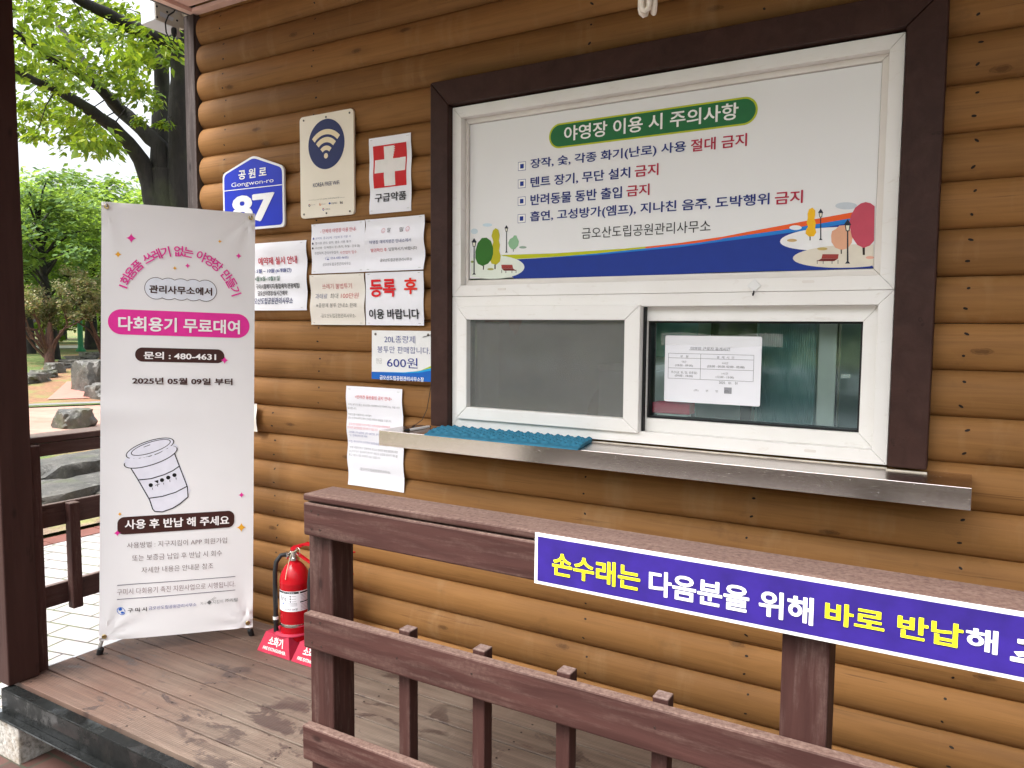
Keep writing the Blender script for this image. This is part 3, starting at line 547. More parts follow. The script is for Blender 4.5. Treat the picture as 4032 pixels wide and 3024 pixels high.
P('rules_board','e8ecf0',6,[(-.4473,1.6854),(-.4482,1.683),(-.4513,1.6811),(-.4559,1.6798),(-.4617,1.6793),(-.4679,1.6797),(-.4738,1.6809),(-.4786,1.6827),(-.4818,1.685),(-.4829,1.6874),(-.4819,1.6898),(-.4789,1.6917),(-.4742,1.693),(-.4684,1.6934),(-.4622,1.6931),(-.4563,1.6919),(-.4516,1.6901),(-.4484,1.6878)])
P('rules_board','c4ccd4',3,[(-.2968,1.7389),(-.2984,1.7355),(-.3034,1.7328),(-.3112,1.731),(-.3208,1.7305),(-.3311,1.7312),(-.3409,1.7331),(-.349,1.736),(-.3544,1.7394),(-.3563,1.7431),(-.3546,1.7465),(-.3495,1.7493),(-.3416,1.751),(-.3319,1.7515),(-.3216,1.7507),(-.3118,1.7488),(-.3039,1.7459),(-.2987,1.7425)])
T('rest_notice','야영장 근로자 휴게시간',-.7838,-.6548,1.312,1.3227,'1a1a30',0)
T('rest_notice','구   분',-.8187,-.7903,1.2864,1.2943,'2a2a2e',0)
T('rest_notice','휴  게  시  간',-.6971,-.6413,1.2866,1.2946,'2a2a2e',0)
T('rest_notice','야간',-.812,-.7972,1.2693,1.2765,'2a2a2e',0)
T('rest_notice','(18:00 - 09:00)',-.8347,-.775,1.256,1.2643,'2a2a2e',0)
T('rest_notice','4시간',-.6797,-.6598,1.2689,1.2762,'2a2a2e',0)
T('rest_notice','(23:00 - 00:00, 02:00 - 05:00)',-.7274,-.6086,1.2557,1.2645,'2a2a2e',0)
T('rest_notice','주간(금, 토, 일, 공휴일)',-.8484,-.7606,1.2327,1.2418,'2a2a2e',0)
T('rest_notice','(09:00 - 18:00)',-.8347,-.7749,1.2216,1.2303,'2a2a2e',0)
T('rest_notice','1시간',-.6795,-.6595,1.2353,1.2426,'2a2a2e',0)
T('rest_notice','(12:00 - 13:00)',-.6988,-.6408,1.2225,1.2306,'2a2a2e',0)
T('rest_notice','2025.   01.   01',-.6878,-.6293,1.2058,1.2135,'2a2a2e',0)
T('rest_notice','(주)        선        빈',-.7694,-.6905,1.1763,1.1849,'2a2a2e',0)
T('rest_notice','(인)',-.6702,-.6568,1.1778,1.1862,'2a2a2e',0)
T('cart_sign','손수래는',-.8005,-.5866,.8185,.873,'f0ea28',3)
T('cart_sign','다음분을 위해',-.567,-.2348,.8167,.8712,'f4f4f4',3)
T('cart_sign','바로 반납',-.2143,.0129,.827,.8707,'f0ea28',3)
T('cart_sign','해',.0167,.0646,.8283,.8699,'f4f4f4',3)
T('x_banner','관리사무소에서',.1808,.4263,1.4453,1.478,'40201c',3)
T('x_banner','다회용기 무료대여',.0646,.5397,1.2877,1.347,'f8f4f6',3)
T('x_banner','문의 : 480-4631',.161,.4439,1.1737,1.205,'f8f4f4',3)
T('x_banner','2025년 05월 09일 부터',.1181,.5106,1.0698,1.0985,'40201c',3)
T('x_banner','사용 후 반납 해 주세요',.0929,.5006,.465,.5055,'f8f4f4',3)
T('x_banner','사용방법 : 지구지킴이 APP 회원가입',.1019,.4915,.3848,.4096,'5a3a3c',0)
T('x_banner','또는 보증금 납입 후 반납 시 회수',.1215,.4714,.3297,.3555,'5a3a3c',0)
T('x_banner','자세한 내용은 안내문 참조',.1573,.4364,.2767,.3017,'5a3a3c',0)
T('x_banner','구미시 다회용기 촉진 지원사업으로 시행됩니다.',.0656,.5267,.1897,.2154,'6a4048',0)
T('x_banner','구 미 시',.1066,.1783,.114,.1316,'15151a',2)
T('x_banner','금오산도립공원관리사무소',.1857,.3708,.1176,.1325,'3a3a90',1)
T('x_banner','지구',.386,.4115,.121,.1344,'6a6a6a',0)
T('x_banner','지킴이',.4348,.4771,.1207,.1377,'6a6a6a',0)
T('x_banner','㈜리텀',.4851,.5356,.1238,.1394,'2a2a2a',1)
for z in (1.960, 1.898, 1.836, 1.774):
    P('rules_board', '10308c', 1, [(-1.431, z-.0155), (-1.399, z-.0155), (-1.399, z+.0155), (-1.431, z+.0155)])
    P('rules_board', 'f2f2ee', 2, [(-1.4295, z-.014), (-1.4005, z-.014), (-1.4005, z+.014), (-1.4295, z+.014)])
    P('rules_board', '10308c', 3, [(-1.4225, z-.008), (-1.4075, z-.008), (-1.4075, z+.008), (-1.4225, z+.008)])
P('rules_board', 'b4c024', 1, rrect(-1.306, -.587, 2.007, 2.092, .0424, 12)); P('rules_board', '1c6a3a', 2, rrect(-1.3, -.593, 2.0125, 2.0865, .0369, 12))
# smiles on the alert notice
for cx in (-2.041, -1.917):
    P('alert_notice', 'd04060', 1, arcband(cx, 1.763, .0085, .0097, 0, 360, 28)); P('alert_notice', 'd04060', 1, arcband(cx, 1.763, .0045, .0057, 200, 340, 10))
    for d in (-.003, .003): P('alert_notice', 'd04060', 1, circ(cx+d, 1.766, .0012, n=8))
# wifi sign
P('wifi_sign', '14205a', 1, circ(-2.336, 2.134, .102, n=56)); P('wifi_sign', 'e8d8b4', 2, circ(-2.338, 2.0865, .0112, n=20))
for r0, r1 in ((.026, .0445), (.0575, .079), (.09, .111)): P('wifi_sign', 'e8d8b4', 2, arcband(-2.3375, 2.0835, r0, r1, 45, 135, 20))
for cx, c in ((-2.437, '2a2a5a'), (-2.374, 'e07a20'), (-2.320, '2050a0'), (-2.356, '2050a0')):
    z = 1.868 if cx == -2.356 else 1.89
    P('wifi_sign', c, 1, arcband(cx, z, .003, .0056, 100, 380, 14) if cx != -2.32 else [(cx-.007, z), (cx, z-.005), (cx+.007, z), (cx, z+.005)])
P('wifi_sign', 'd02030', 1, circ(-2.356, 1.8705, .0025, n=10)); P('wifi_sign', 'c02030', 1, arcband(-2.437, 1.89, .003, .0056, 20, 100, 8))
P('first_aid_sign', 'c8161e', 1, [(-2.090, 1.933), (-1.9215, 1.933), (-1.9215, 2.098), (-2.090, 2.098)])
P('first_aid_sign', 'e8e4e0', 2, [(-2.034, 1.938), (-1.978, 1.938), (-1.978, 1.991), (-1.927, 1.991), (-1.927, 2.043), (-1.978, 2.043), (-1.978, 2.092), (-2.034, 2.092), (-2.034, 2.043), (-2.082, 2.043), (-2.082, 1.991), (-2.034, 1.991)])
P('bag_price_sign', '1a9ad8', 1, [(-2.1, 1.195), (-1.93, 1.199), (-1.86, 1.206), (-1.788, 1.222), (-1.788, 1.212), (-1.86, 1.2), (-1.93, 1.195)])
P('bag_price_sign', 'a8c42c', 1, [(-1.89, 1.203), (-1.85, 1.209), (-1.788, 1.2325), (-1.788, 1.222), (-1.86, 1.206)])
P('bag_price_sign', '1460b8', 1, [(-2.1, 1.166), (-1.788, 1.166), (-1.788, 1.212), (-1.86, 1.2), (-1.93, 1.1955), (-2.1, 1.1955)])
# table on the notice behind the glass
def ln(sign, x0, z0, x1, z1, w_, c='3a3a40'):
    dx, dz = x1-x0, z1-z0; L = math.hypot(dx, dz); px, pz = -dz/L*w_/2, dx/L*w_/2
    P(sign, c, 1, [(x0+px, z0+pz), (x1+px, z1+pz), (x1-px, z1-pz), (x0-px, z0-pz)])
for z in (1.300, 1.285, 1.2515, 1.217): ln('rest_notice', -.8585, z, -.5805, z, .0008)
for x in (-.8585, -.75, -.5805): ln('rest_notice', x, 1.3, x, 1.217, .0008)
ln('rest_notice', -.789, 1.3125, -.655, 1.3125, .0008); P('rest_notice', '9a9aa0', 1, [(-.671, 1.175), (-.647, 1.175), (-.647, 1.195), (-.671, 1.195)])
# banner art (u across, v up, metres)
BN = 'x_banner'; PK = 'e8309c'; BR = '40201c'; OR = 'f0b030'
for u, v, r_, c in ((.112, 1.662, .021, PK), (.063, 1.594, .0145, OR), (.456, 1.673, .009, OR), (.533, 1.618, .0135, PK), (.279, 1.551, .009, OR), (.329, 1.564, .0115, PK), (.478, 1.176, .017, PK), (.55, .593, .0135, PK), (.074, .53, .009, OR), (.55, .45, .0215, OR), (.065, .451, .0145, PK)): P(BN, c, 4, star4(u, v, r_))
def bubble(o):
    p = []
    cs = [(.2075, 0), (.255, 0), (.3035, 0), (.352, 0), (.4, 0)]
    for k, (u, _) in enumerate(cs):
        a0, a1 = (58, 122) if 0 < k < 4 else ((58, 180) if k == 0 else (0, 122)); p.append((u, a0, a1))
    top = [q for u, a0, a1 in p[::-1] for q in circ(u, 1.465, .043+o, n=10, a0=a0, a1=a1)]
    return top+[(x, 2*1.465-z) for x, z in top[::-1]]
P(BN, BR, 1, bubble(.0022)); P(BN, 'e4e8f2', 2, bubble(0))
P(BN, PK, 1, rrect(.026, .579, 1.272, 1.374, .0505, 12)); P(BN, BR, 1, rrect(.128, .477, 1.163, 1.221, .0285, 10)); P(BN, BR, 3, [(x, z+(x-.29)*.022) for x, z in rrect(.065, .521, .448, .521, .026, 8)])
ln(BN, .066, .231, .527, .234, .0022, '3a3050'); ln(BN, .066, .171, .527, .174, .0022, '3a3050')
P(BN, '2a68c8', 1, circ(.078, .128, .0065, n=14)); P(BN, '2a68c8', 1, circ(.086, .1135, .0065, .0045, n=14)); P(BN, '2a68c8', 1, [(.081+(x-.081)*1.0, z-(x-.081)*.25) for x, z in arcband(.081, .1205, .0135, .0158, 0, 360, 28)])
P(BN, '6a6a6a', 1, star4(.422, .1285, .009, 1.6))
for k in range(3): ln(BN, .424+.004*k, .136, .445+.003*k, .152-.003*k, .0008, '6a6a6a')
# takeaway cup drawing
def loop(o_, i_): return o_+[o_[0]]+[i_[0]]+i_[::-1]
def strokes(pts, w_=.0042, lay=3, c='101014'):
    for a, b in zip(pts[:-1], pts[1:]): ln(BN, *a, *b, w_, c)
    for q in pts: P(BN, c, 1, circ(*q, w_/2, n=8))
def rell(cx, cz, rx, rz, rot, a0=0, a1=360, n=40): return [(cx+x*cos(R(rot))-z*sin(R(rot)), cz+x*sin(R(rot))+z*cos(R(rot))) for x, z in circ(0, 0, rx, rz, n, a0, a1)]
LID = 'e6e6f2'
P(BN, LID, 0, [(.113, .722), (.186, .575), (.204, .537), (.235, .533), (.275, .547), (.300, .566), (.33, .59), (.345, .62), (.28, .787)])
strokes([(.113, .722), (.142, .67), (.186, .585), (.198, .545), (.206, .535), (.235, .532), (.275, .546), (.303, .563), (.335, .592)])
strokes([(.335, .592), (.332, .635), (.324, .658), (.278, .787)])
strokes([(.142, .67), (.19, .674), (.24, .689), (.275, .706), (.2995, .724)]); strokes([(.186, .592), (.235, .598), (.285, .613), (.330, .637)])
P(BN, LID, 1, rell(.19, .775, .108, .034, 19)); P(BN, '101014', 1, rell(.19, .767, .108, .036, 19)); P(BN, LID, 2, rell(.19, .767, .1038, .0322, 19))
P(BN, '101014', 2, rell(.187, .802, .097, .033, 19)); P(BN, LID, 3, rell(.187, .802, .0932, .0295, 19)); P(BN, '101014', 4, rell(.19, .806, .08, .0235, 19)); P(BN, LID, 5, rell(.19, .806, .0765, .0205, 19))
PO.append((BN, '101014', 6, [(.162, .806), (.187, .816), (.187, .8185), (.162, .8085)]))
for u, v in ((.190, .647), (.233, .667), (.257, .677), (.281, .687)):
    P(BN, '101014', 3, circ(u, v, .0082, n=16)); P(BN, '101014', 3, [(u+.006, v-.019), (u+.008, v-.019), (u+.007, v-.011), (u+.005, v-.011)])
P(BN, '101014', 3, [(.203, .664), (.219, .668), (.218, .653)]); ln(BN, .207, .645, .224, .651, .0024, '101014'); ln(BN, .215, .648, .217, .64, .0024, '101014')
# extinguisher stand
for s_ in ('stand_a', 'stand_b'):
    TX.append((s_, '소화기', .25, .78, .42, .86, 'e8d8d4', 3, 0)); TX.append((s_, 'FIRE EXTINGUISHER', .14, .88, .16, .32, 'e8d0cc', 3, 0))
LB = 'cylinder_label'
TX.append((LB, 'fire', .27, .44, .52, .78, '1a1a1c', 1, 0)); TX.append((LB, '2034년 04월', .37, .69, .06, .17, '2a2a2e', 1, 0)); TX.append((LB, '소화기 사용방법', .30, .62, .90, .96, 'e8e8e8', 1, 0))
P(LB, '1a1a1c', 1, [(0, .88), (.72, .88), (.72, .98), (0, .98)]); P(LB, '1a1a1c', 1, [(.75, .88), (.98, .88), (.98, .96), (.75, .96)]); P(LB, '1a1a1c', 1, [(.75, .42), (.98, .42), (.98, .48), (.75, .48)])
for k in range(5): P(LB, '8a8a90', 1, [(.76, .82-.07*k), (.97, .82-.07*k), (.97, .80-.07*k), (.76, .80-.07*k)]); P(LB, '8a8a90', 1, [(.76, .36-.07*k), (.95, .36-.07*k), (.95, .34-.07*k), (.76, .34-.07*k)])
for k in range(3): P(LB, '1a1a1c', 1, circ(.53, .76-.13*k, .014, .045, n=10)); P(LB, '9a9aa0', 1, [(.56, .77-.13*k), (.66, .77-.13*k), (.66, .745-.13*k), (.56, .745-.13*k)])
P(LB, '3a60c0', 1, circ(.34, .38, .022, .06, n=14))
for k in range(3): P(LB, '8a8a90', 1, [(.40, .42-.06*k), (.68, .42-.06*k), (.68, .40-.06*k), (.40, .40-.06*k)])
TX.append(('cart_sign', '주세요', .083, .40, .800, .868, 'f4f4f4', 3, 0))
arc_txt = '1회용품 쓰레기 없는 야영장 만들기'; tot = sum(.45 if c == ' ' else .6 if c == '1' else 1 for c in arc_txt); acc = 0
for c in arc_txt:
    wd = .45 if c == ' ' else .6 if c == '1' else 1
    a = 163-(acc+wd/2)/tot*147; acc += wd
    if c != ' ': TX.append((BN, c, .301+.232*cos(R(a)), .046, 1.388+.232*sin(R(a)), .046, PK, 2, a-90, 'c'))

WT = {0: -.010, 1: .0, 2: .008, 3: .016, 4: .022}; SHIFT = {2: .011, 3: .012, 4: .022}
def glyphs():
    """turn every line of writing into a flat mesh (verts, faces), unit size: one text block per weight, split again by line"""
    out = {}
    for wt in WT:
        lines = sorted({t[1] for t in TX if t[7] == wt})
        if not lines: continue
        cu = bpy.data.curves.new('line', 'FONT'); cu.body = '\n'.join(lines); cu.offset = WT[wt]; cu.resolution_u = 3; cu.space_line = 4
        o = bpy.data.objects.new('line', cu); col.objects.link(o)
        me = bpy.data.meshes.new_from_object(o.evaluated_get(bpy.context.evaluated_depsgraph_get()))
        vy = [v.co.y for v in me.vertices]; rows = {}
        for f in me.polygons: rows.setdefault(round((.35-vy[f.vertices[0]])/4), []).append(tuple(f.vertices))
        for i, txt in enumerate(lines):
            fs = rows.get(i, []); ids = sorted({k for f in fs for k in f}); ix = {k: n for n, k in enumerate(ids)}
            out[(txt, wt)] = ([Vector((me.vertices[k].co.x, me.vertices[k].co.y+4*i, 0)) for k in ids], [tuple(ix[k] for k in f) for f in fs])
        bpy.data.objects.remove(o); bpy.data.curves.remove(cu); bpy.data.meshes.remove(me)
    return out
GL = glyphs()
def cut(vs, fs, dx, dz):
    """cut flat print along a grid so that it can follow a curved sheet"""
    bm = bmesh.new(); bv = [bm.verts.new((x, z, 0)) for x, z in vs]
    for f in fs:
        try: bm.faces.new([bv[i] for i in f])
        except ValueError: pass
    for ax, d in ((0, dx), (1, dz)):
        if not d: continue
        lo, hi = min(v[ax] for v in vs), max(v[ax] for v in vs); k = math.ceil(lo/d)
        while k*d < hi:
            no = (1, 0, 0) if ax == 0 else (0, 1, 0); bmesh.ops.bisect_plane(bm, geom=bm.verts[:]+bm.edges[:]+bm.faces[:], dist=1e-6, plane_co=(k*d if ax == 0 else 0, k*d if ax == 1 else 0, 0), plane_no=no); k += 1
    bm.verts.index_update(); r = ([(v.co.x, v.co.y) for v in bm.verts], [tuple(v.index for v in f.verts) for f in bm.faces]); bm.free(); return r
def lettering(sign, fn, b, mats, dx=0, dz=0):
    """lay all the print of one sign on its sheet; fn(x, z, lift) -> point in the place"""
    def ci(c):
        m = ink(c)
        if m not in mats: mats.append(m)
        return mats.index(m)
    def lay(vs, fs, lift, c):
        if dx or dz: vs, fs = cut(vs, fs, dx, dz)
        b.add([fn(x, z, lift) for x, z in vs], fs, ci(c))
    for s_, c, la, pts in PO:
        if s_ == sign: lay(pts, [tuple(range(len(pts)))], .0006+(.0003 if dz else .0001)*la, c)
    for t in TX:
        if t[0] != sign: continue
        vs, fs = GL[(t[1], t[7])]
        if not vs: continue
        x0, x1 = min(v.x for v in vs), max(v.x for v in vs); y0, y1 = min(v.y for v in vs), max(v.y for v in vs); sh = SHIFT.get(t[7], 0)
        for k, (ox, oy) in enumerate([(0, 0)]+([(sh, 0), (-sh, 0), (0, sh*.7), (0, -sh*.7)] if sh else [])):
            if len(t) > 9:
                _, _, cx, w_, cz, h_, c, _, a, _ = t; mx = (x0+x1)/2; ca, sa = cos(R(a)), sin(R(a))
                q = [(cx+((v.x+ox-mx)*ca-(v.y+oy-.35)*sa)*h_, cz+((v.x+ox-mx)*sa+(v.y+oy-.35)*ca)*h_) for v in vs]
            else:
                sx = (t[3]-t[2])/max(1e-6, x1-x0+2*sh); sy = (t[5]-t[4])/max(1e-6, y1-y0+1.4*sh)
                q = [(t[2]+(v.x+ox-x0+sh)*sx, t[4]+(v.y+oy-y0+.7*sh)*sy) for v in vs]
            lay(q, fs, (.0034 if dz else .0017)+.00006*k, t[6])

# ------------------------------------------------------------------ the setting
def terr(x, y):
    s = -.875*x+.485*(y+2.42); t = min(max((s-14)/13, 0), 1); return -.25+.61*t*t*(3-2*t)
def sheet_on_ground(name, fn, nu, nv, lift, mat):
    b = MB(); b.grid(lambda u, v: (lambda p: (p[0], p[1], terr(*p)+lift))(fn(u, v)), nu, nv); return tag(b.build(name, mat, fix=False), kind='structure')
def ST(s, t): return (-.875*s+.485*t, -2.42+.485*s+.875*t)
def gfun(u, v):
    f = lambda q: (abs(2*q-1)**2.2)*(1 if q > .5 else -1)
    return (f(u)*240, f(v)*240)
sheet_on_ground('ground', gfun, 120, 120, -.004, M_GROUND)
b = MB(); b.box(-5.75, -3.14, -13, 9, -.30, -.246); tag(b.build('pavement', M_PAVE), kind='structure')
b = MB(); b.box(-3.139, 12, -4.6, 9, -.30, -.244); tag(b.build('brick_yard', M_YARD), kind='structure')
b = MB(); b.box(-60, 40, -30, -13.001, -.30, -.247); b.box(-3.139, 40, -13, -4.601, -.30, -.247); tag(b.build('road', plain('pale_concrete_road', (.20, .20, .205), .55, var=.15, vs=1.5)), kind='structure')
b = MB()
for k in range(70):
    y = -13+k*.21
    if y < 7: b.box(-5.95, -5.755, y, y+.2, -.30, -.243+random.uniform(-.003, .003))
tag(b.build('brick_kerb', plain('dark_red_edging', (.16, .06, .045), .5, var=.3, vs=7)), kind='structure')
sheet_on_ground('garden_bed', lambda u, v: (-5.97-3.0*u, -7+14*v), 20, 60, .03, M_SOIL)
sheet_on_ground('brick_path', lambda u, v: ST(12.7+3.8*u, -9+14*v), 20, 40, .01, M_PATH)
sheet_on_ground('stone_kerb', lambda u, v: ST(16.55+.22*u, -9+14*v), 4, 40, .05, plain('grey_kerb_stone', (.17, .17, .165), .5))
sheet_on_ground('soil_bank', lambda u, v: ST(16.9+7.6*u, -.95+.62*u+3.6*v), 40, 30, .02, M_BANK)
sheet_on_ground('pink_ramp', lambda u, v: ST(17.4+2.6*u, -.30+.36*u+.75*v), 20, 10, .035, plain('pink_paving', (.40, .17, .135), .5, var=.12))
sheet_on_ground('bank_kerb', lambda u, v: ST(19.4+7.4*u, -.80+1.85*u+.05*v), 40, 2, .07, M_ROCK)
sheet_on_ground('far_road', lambda u, v: ST(34.5+4*u, -14+28*v), 10, 40, .02, plain('pale_road', (.42, .40, .38), .6))

# ------------------------------------------------------------------ the cabin
Z0 = 1.2735-10*.1285; PIT = .1285; RAD = .0885; HC = PIT/2
def log_y(z):
    d = min(abs(((z-Z0) % PIT)-HC), HC); return RAD-math.sqrt(RAD*RAD-d*d)
cab = thing('log_cabin', 'brown log siding park office with white service window and steel counter', 'building', (-1, 1, 0))
b = MB()
def log_seg(x0, x1, z, jit=0):
    n = 12; pr = [(RAD-math.sqrt(RAD*RAD-(HC*(2*i/n-1))**2), z+PIT*i/n) for i in range(n+1)]
    pr[0] = (pr[0][0], z+.0008); pr[-1] = (pr[-1][0], z+PIT-.0008)
    nx = max(2, int((x1-x0)/.35)); vs = []
    for i in range(nx+1):
        x = x0+(x1-x0)*i/nx
        vs += [(x, y+jit+.0012*noise.noise((x*1.3, z*9, 0)), zz) for y, zz in pr]+[(x, .10, pr[-1][1]), (x, .10, pr[0][1])]
    m = n+3; fs = [(i*m+j, i*m+(j+1) % m, (i+1)*m+(j+1) % m, (i+1)*m+j) for i in range(nx) for j in range(m)]
    b.add(vs, fs, 0, True); b.add(vs[:m], [tuple(range(m))]); b.add(vs[-m:], [tuple(range(m-1, -1, -1))])
z = Z0-PIT; rows = 0
NX = (-2.99, -2.415, -1.137, -.571, -.006, .56, 1.7)
while z < 2.84:
    jit = random.uniform(-.001, .001)
    if 1.01 < z < 2.1:
        log_seg(-3.163+random.uniform(-.004, .003), -1.735, z, jit); log_seg(-.13, 5.2, z, jit)
    else: log_seg(-3.163+random.uniform(-.004, .003), 5.2, z, jit)
    for x in NX:                                                       # sunk nail heads
        xx = x+random.uniform(-.012, .012)+(-.28 if x == -2.415 and z < .9 else 0)
        if 1.01 < z < 2.17 and -1.79 < xx < -.08: continue
        for q in (.28, .77):
            zz = z+PIT*(q+random.uniform(-.04, .04)); dx = random.uniform(.002, .004); a = random.uniform(-.8, .8)
            pts = [(xx+x_*cos(a)-z_*sin(a)+(q-.5)*.01, zz+x_*sin(a)+z_*cos(a)) for x_, z_ in circ(0, 0, dx*1.9, .0034, n=8)]
            b.add([(x_, log_y(z_)+jit-.0009, z_) for x_, z_ in pts], [tuple(range(8))], 1)
    z += PIT; rows += 1
b.build('log_wall', [M_LOG, plain('nail_hole', (.012, .007, .005), .7)], cab, ang=50)
b = MB()
z = Z0-PIT
while z < 2.80:                                                       # logs of the end wall round the corner
    n = 8; pr = [(-3.20-.035+(RAD-math.sqrt(RAD*RAD-(HC*(2*i/n-1))**2)), z+PIT*i/n) for i in range(n+1)]
    b.add([(x, y, zz) for y in (.14, 3.6) for x, zz in pr], [(i, i+1, n+2+i, n+1+i) for i in range(n)], 0, True); z += PIT
b.build('end_wall', M_LOG, cab)
b = MB(); b.box(-3.243, -3.172, -.006, .10, -.12, 2.822); b.box(-3.172, -3.150, .030, .10, -.10, 2.822, 1)
b.build('corner_board', [M_GREYW, M_TRIM], cab, .003)

b2 = MB()                                                              # three boards, mitred at the top
for a in ([(-1.7755, 1.0), (-1.695, 1.0), (-1.695, 2.1980), (-1.7755, 2.2880)], [(-.1845, 1.0), (-.0865, 1.0), (-.0865, 2.2880), (-.1845, 2.1975)], [(-1.6942, 2.1985), (-.1853, 2.1985), (-.0873, 2.2888), (-1.7747, 2.2888)]):
    b2.poly([(x, -.045, z) for x, z in a], (0, .105, 0))
b2.build('window_surround', M_TRIM, cab, .004)
win = thing('window', None, None, (-.94, 0, 1.0)); win.parent = cab; win.location = Vector((-.94, 0, 1.0))-cab.location
b = MB()
frame_members(b, -1.6925, -.1875, 1.4955, 2.1925, .0385, .0385, .040, .041, -.018, .05)
frame_members(b, -1.6538, -.2262, 1.5367, 2.1523, .012, .020, .018, .020, .012, .05, 1)
frame_members(b, -1.6925, -.1875, 1.0, 1.4945, .030, .0400, .041, .0385, -.018, .05)
fr = b.build('window_frame', [M_PVC, M_PVC2], win, .0016)
for x, z in ((-.417, 1.5225), (-1.473, 1.5195), (-.394, 1.0225)): b = MB(); b.poly([(q, -.0195, r_) for q, r_ in rrect(x-.017, x+.017, z-.004, z+.004, .0039, 4)], (0, .003, 0)); b.build('drain_cap', M_PVC2, win)
b = MB(); frame_members(b, -1.664, -.9325, 1.0345, 1.459, .046, .055, .051, .046, -.032, .008); b.box(-.9322, -.9262, -.004, .02, 1.036, 1.452, 1)
sash = b.build('sliding_sash', [M_PVC, M_DARK], win, .0035)
b = MB(); b.box(-1.617, -.988, -.006, -.005, 1.081, 1.408); b.build('insect_screen', M_SCREEN, win)
b = MB(); b.box(-1.617, -.988, .030, .034, 1.081, 1.408); b.build('pane', M_GLASS, win)
b = MB(); frame_members(b, -.926, -.2278, 1.0388, 1.4532, .0015, .040, .047, .043, .016, .085); frame_members(b, -.9242, -.2682, 1.0822, 1.4058, .006, .006, .006, .006, .028, .085, 1)
b.build('fixed_sash', [M_PVC, M_DARK], win, .002)
b = MB(); b.box(-.919, -.273, .046, .050, 1.087, 1.401); b.build('pane', M_GLASS, win)
b = MB(); b.box(-.405, -.352, .13, .17, 1.04, 1.45); b.box(-.350, -.345, .12, .17, 1.04, 1.45, 1); b.box(-.335, -.31, .11, .13, 1.235, 1.247); b.build('inner_sash', [M_PVC2, M_DARK], win, .002)
b = MB(); b.box(-1.6412, -.2470, .024, .0265, 1.5572, 2.1337); b.build('upper_pane', M_GLASS2, win)
b = MB(); b.box(-1.900, .0205, -.2, -.019, .9885, .9905); b.box(-1.900, -1.777, -.019, .03, .9885, .9905); b.box(-.085, .0205, -.019, .03, .9885, .9905)
b.box(-1.900, .0205, -.2015, -.199, .933, .9908); b.box(.0185, .0208, -.199, .03, .934, .9903); b.box(-1.9003, -1.898, -.199, .03, .934, .9903); b.box(-1.895, .015, -.195, .03, .940, .96)
b.build('steel_counter', M_STEEL, cab, .0012)
b = MB(); b.box(-1.692, -.187, -.0215, -.016, .9905, .9935); b.box(-.187, -.085, -.048, -.042, .9905, .994); b.build('silicone_bead', plain('old_silicone', (.62, .57, .48), .5, var=.25, vs=40), cab)
# office interior
b = MB(); b.box(-3.1, -.4, 2.6, 2.7, 0, 2.6); b.box(2.4, 2.6, 2.6, 2.7, 0, 2.6); b.box(-.4, 2.4, 2.6, 2.7, 0, .8); b.box(-.4, 2.4, 2.6, 2.7, 2.35, 2.6); b.box(-3.15, -3.1, .12, 2.7, 0, 2.6); b.box(2.6, 2.65, .12, .5, 0, 2.6); b.box(2.6, 2.65, 2.3, 2.7, 0, 2.6); b.box(2.6, 2.65, .5, 2.3, 0, .8); b.box(2.6, 2.65, .5, 2.3, 2.3, 2.6); b.box(-3.1, 2.6, .12, 2.6, 2.6, 2.65, 1); b.box(-3.1, 2.6, .12, 2.6, -.05, 0, 2)  # gaps in back and end walls are unseen openings added to light the room
b.box(-3.1, -1.7, .101, .118, 0, 2.6, 1); b.box(-.18, 2.6, .101, .118, 0, 2.6, 1); b.box(-1.7, -.18, .101, .118, 0, .985, 1); b.box(-1.7, -.18, .101, .118, 1.52, 2.6, 1)
b.build('interior_wall', [M_WALLIN, M_WALLG, plain('office_floor', (.25, .23, .2), .6)], cab)
# eaves: boarded vinyl soffit, fascia, roof
sof = MB(); yb, yf = -1.75, -.014
k = 0; y = yf-.02
sof.box(-3.20, 5.3, -.018, .02, 2.824, 2.842); sof.box(-3.20, -3.165, yb, -.018, 2.824, 2.842)
while y > yb:
    y1 = max(y-.098, yb); 
    sof.hexa([(-3.165, y1, 2.842), (5.3, y1, 2.842), (5.3, y, 2.842), (-3.165, y, 2.842), (-3.165, y1, 2.848), (5.3, y1, 2.848), (5.3, y, 2.848), (-3.165, y, 2.848)], 0)
    sof.box(-3.165, 5.3, y1-.006, y1, 2.838, 2.848)
    if k % 3 == 1:
        for i in range(34):
            for j in range(3): sof.add([(-3.14+.02*i+dx, y-.025-.02*j+dy, 2.8415) for dx, dy in circ(0, 0, .0028, .0045, n=6)], [tuple(range(6))], 1)
    y = y1-.006; k += 1
sof.build('soffit', [M_SOFFIT, plain('soffit_hole', (.05, .03, .025), .8)], cab)
b = MB(); b.box(-3.225, 5.35, yb-.03, yb, 2.80, 3.0); b.box(-3.225, -3.203, yb, 3.9, 2.828, 3.0); b.box(5.303, 5.35, yb, 3.9, 2.80, 3.0); b.build('fascia', M_ROOF, cab)
b = MB(); b.hexa([(-3.3, yb-.1, 3.0), (5.4, yb-.1, 3.0), (5.4, 1.2, 3.75), (-3.3, 1.2, 3.75), (-3.3, yb-.1, 3.06), (5.4, yb-.1, 3.06), (5.4, 1.2, 3.81), (-3.3, 1.2, 3.81)])
b.hexa([(-3.3, 1.2, 3.75), (5.4, 1.2, 3.75), (5.4, 4.0, 3.0), (-3.3, 4.0, 3.0), (-3.3, 1.2, 3.81), (5.4, 1.2, 3.81), (5.4, 4.0, 3.06), (-3.3, 4.0, 3.06)])
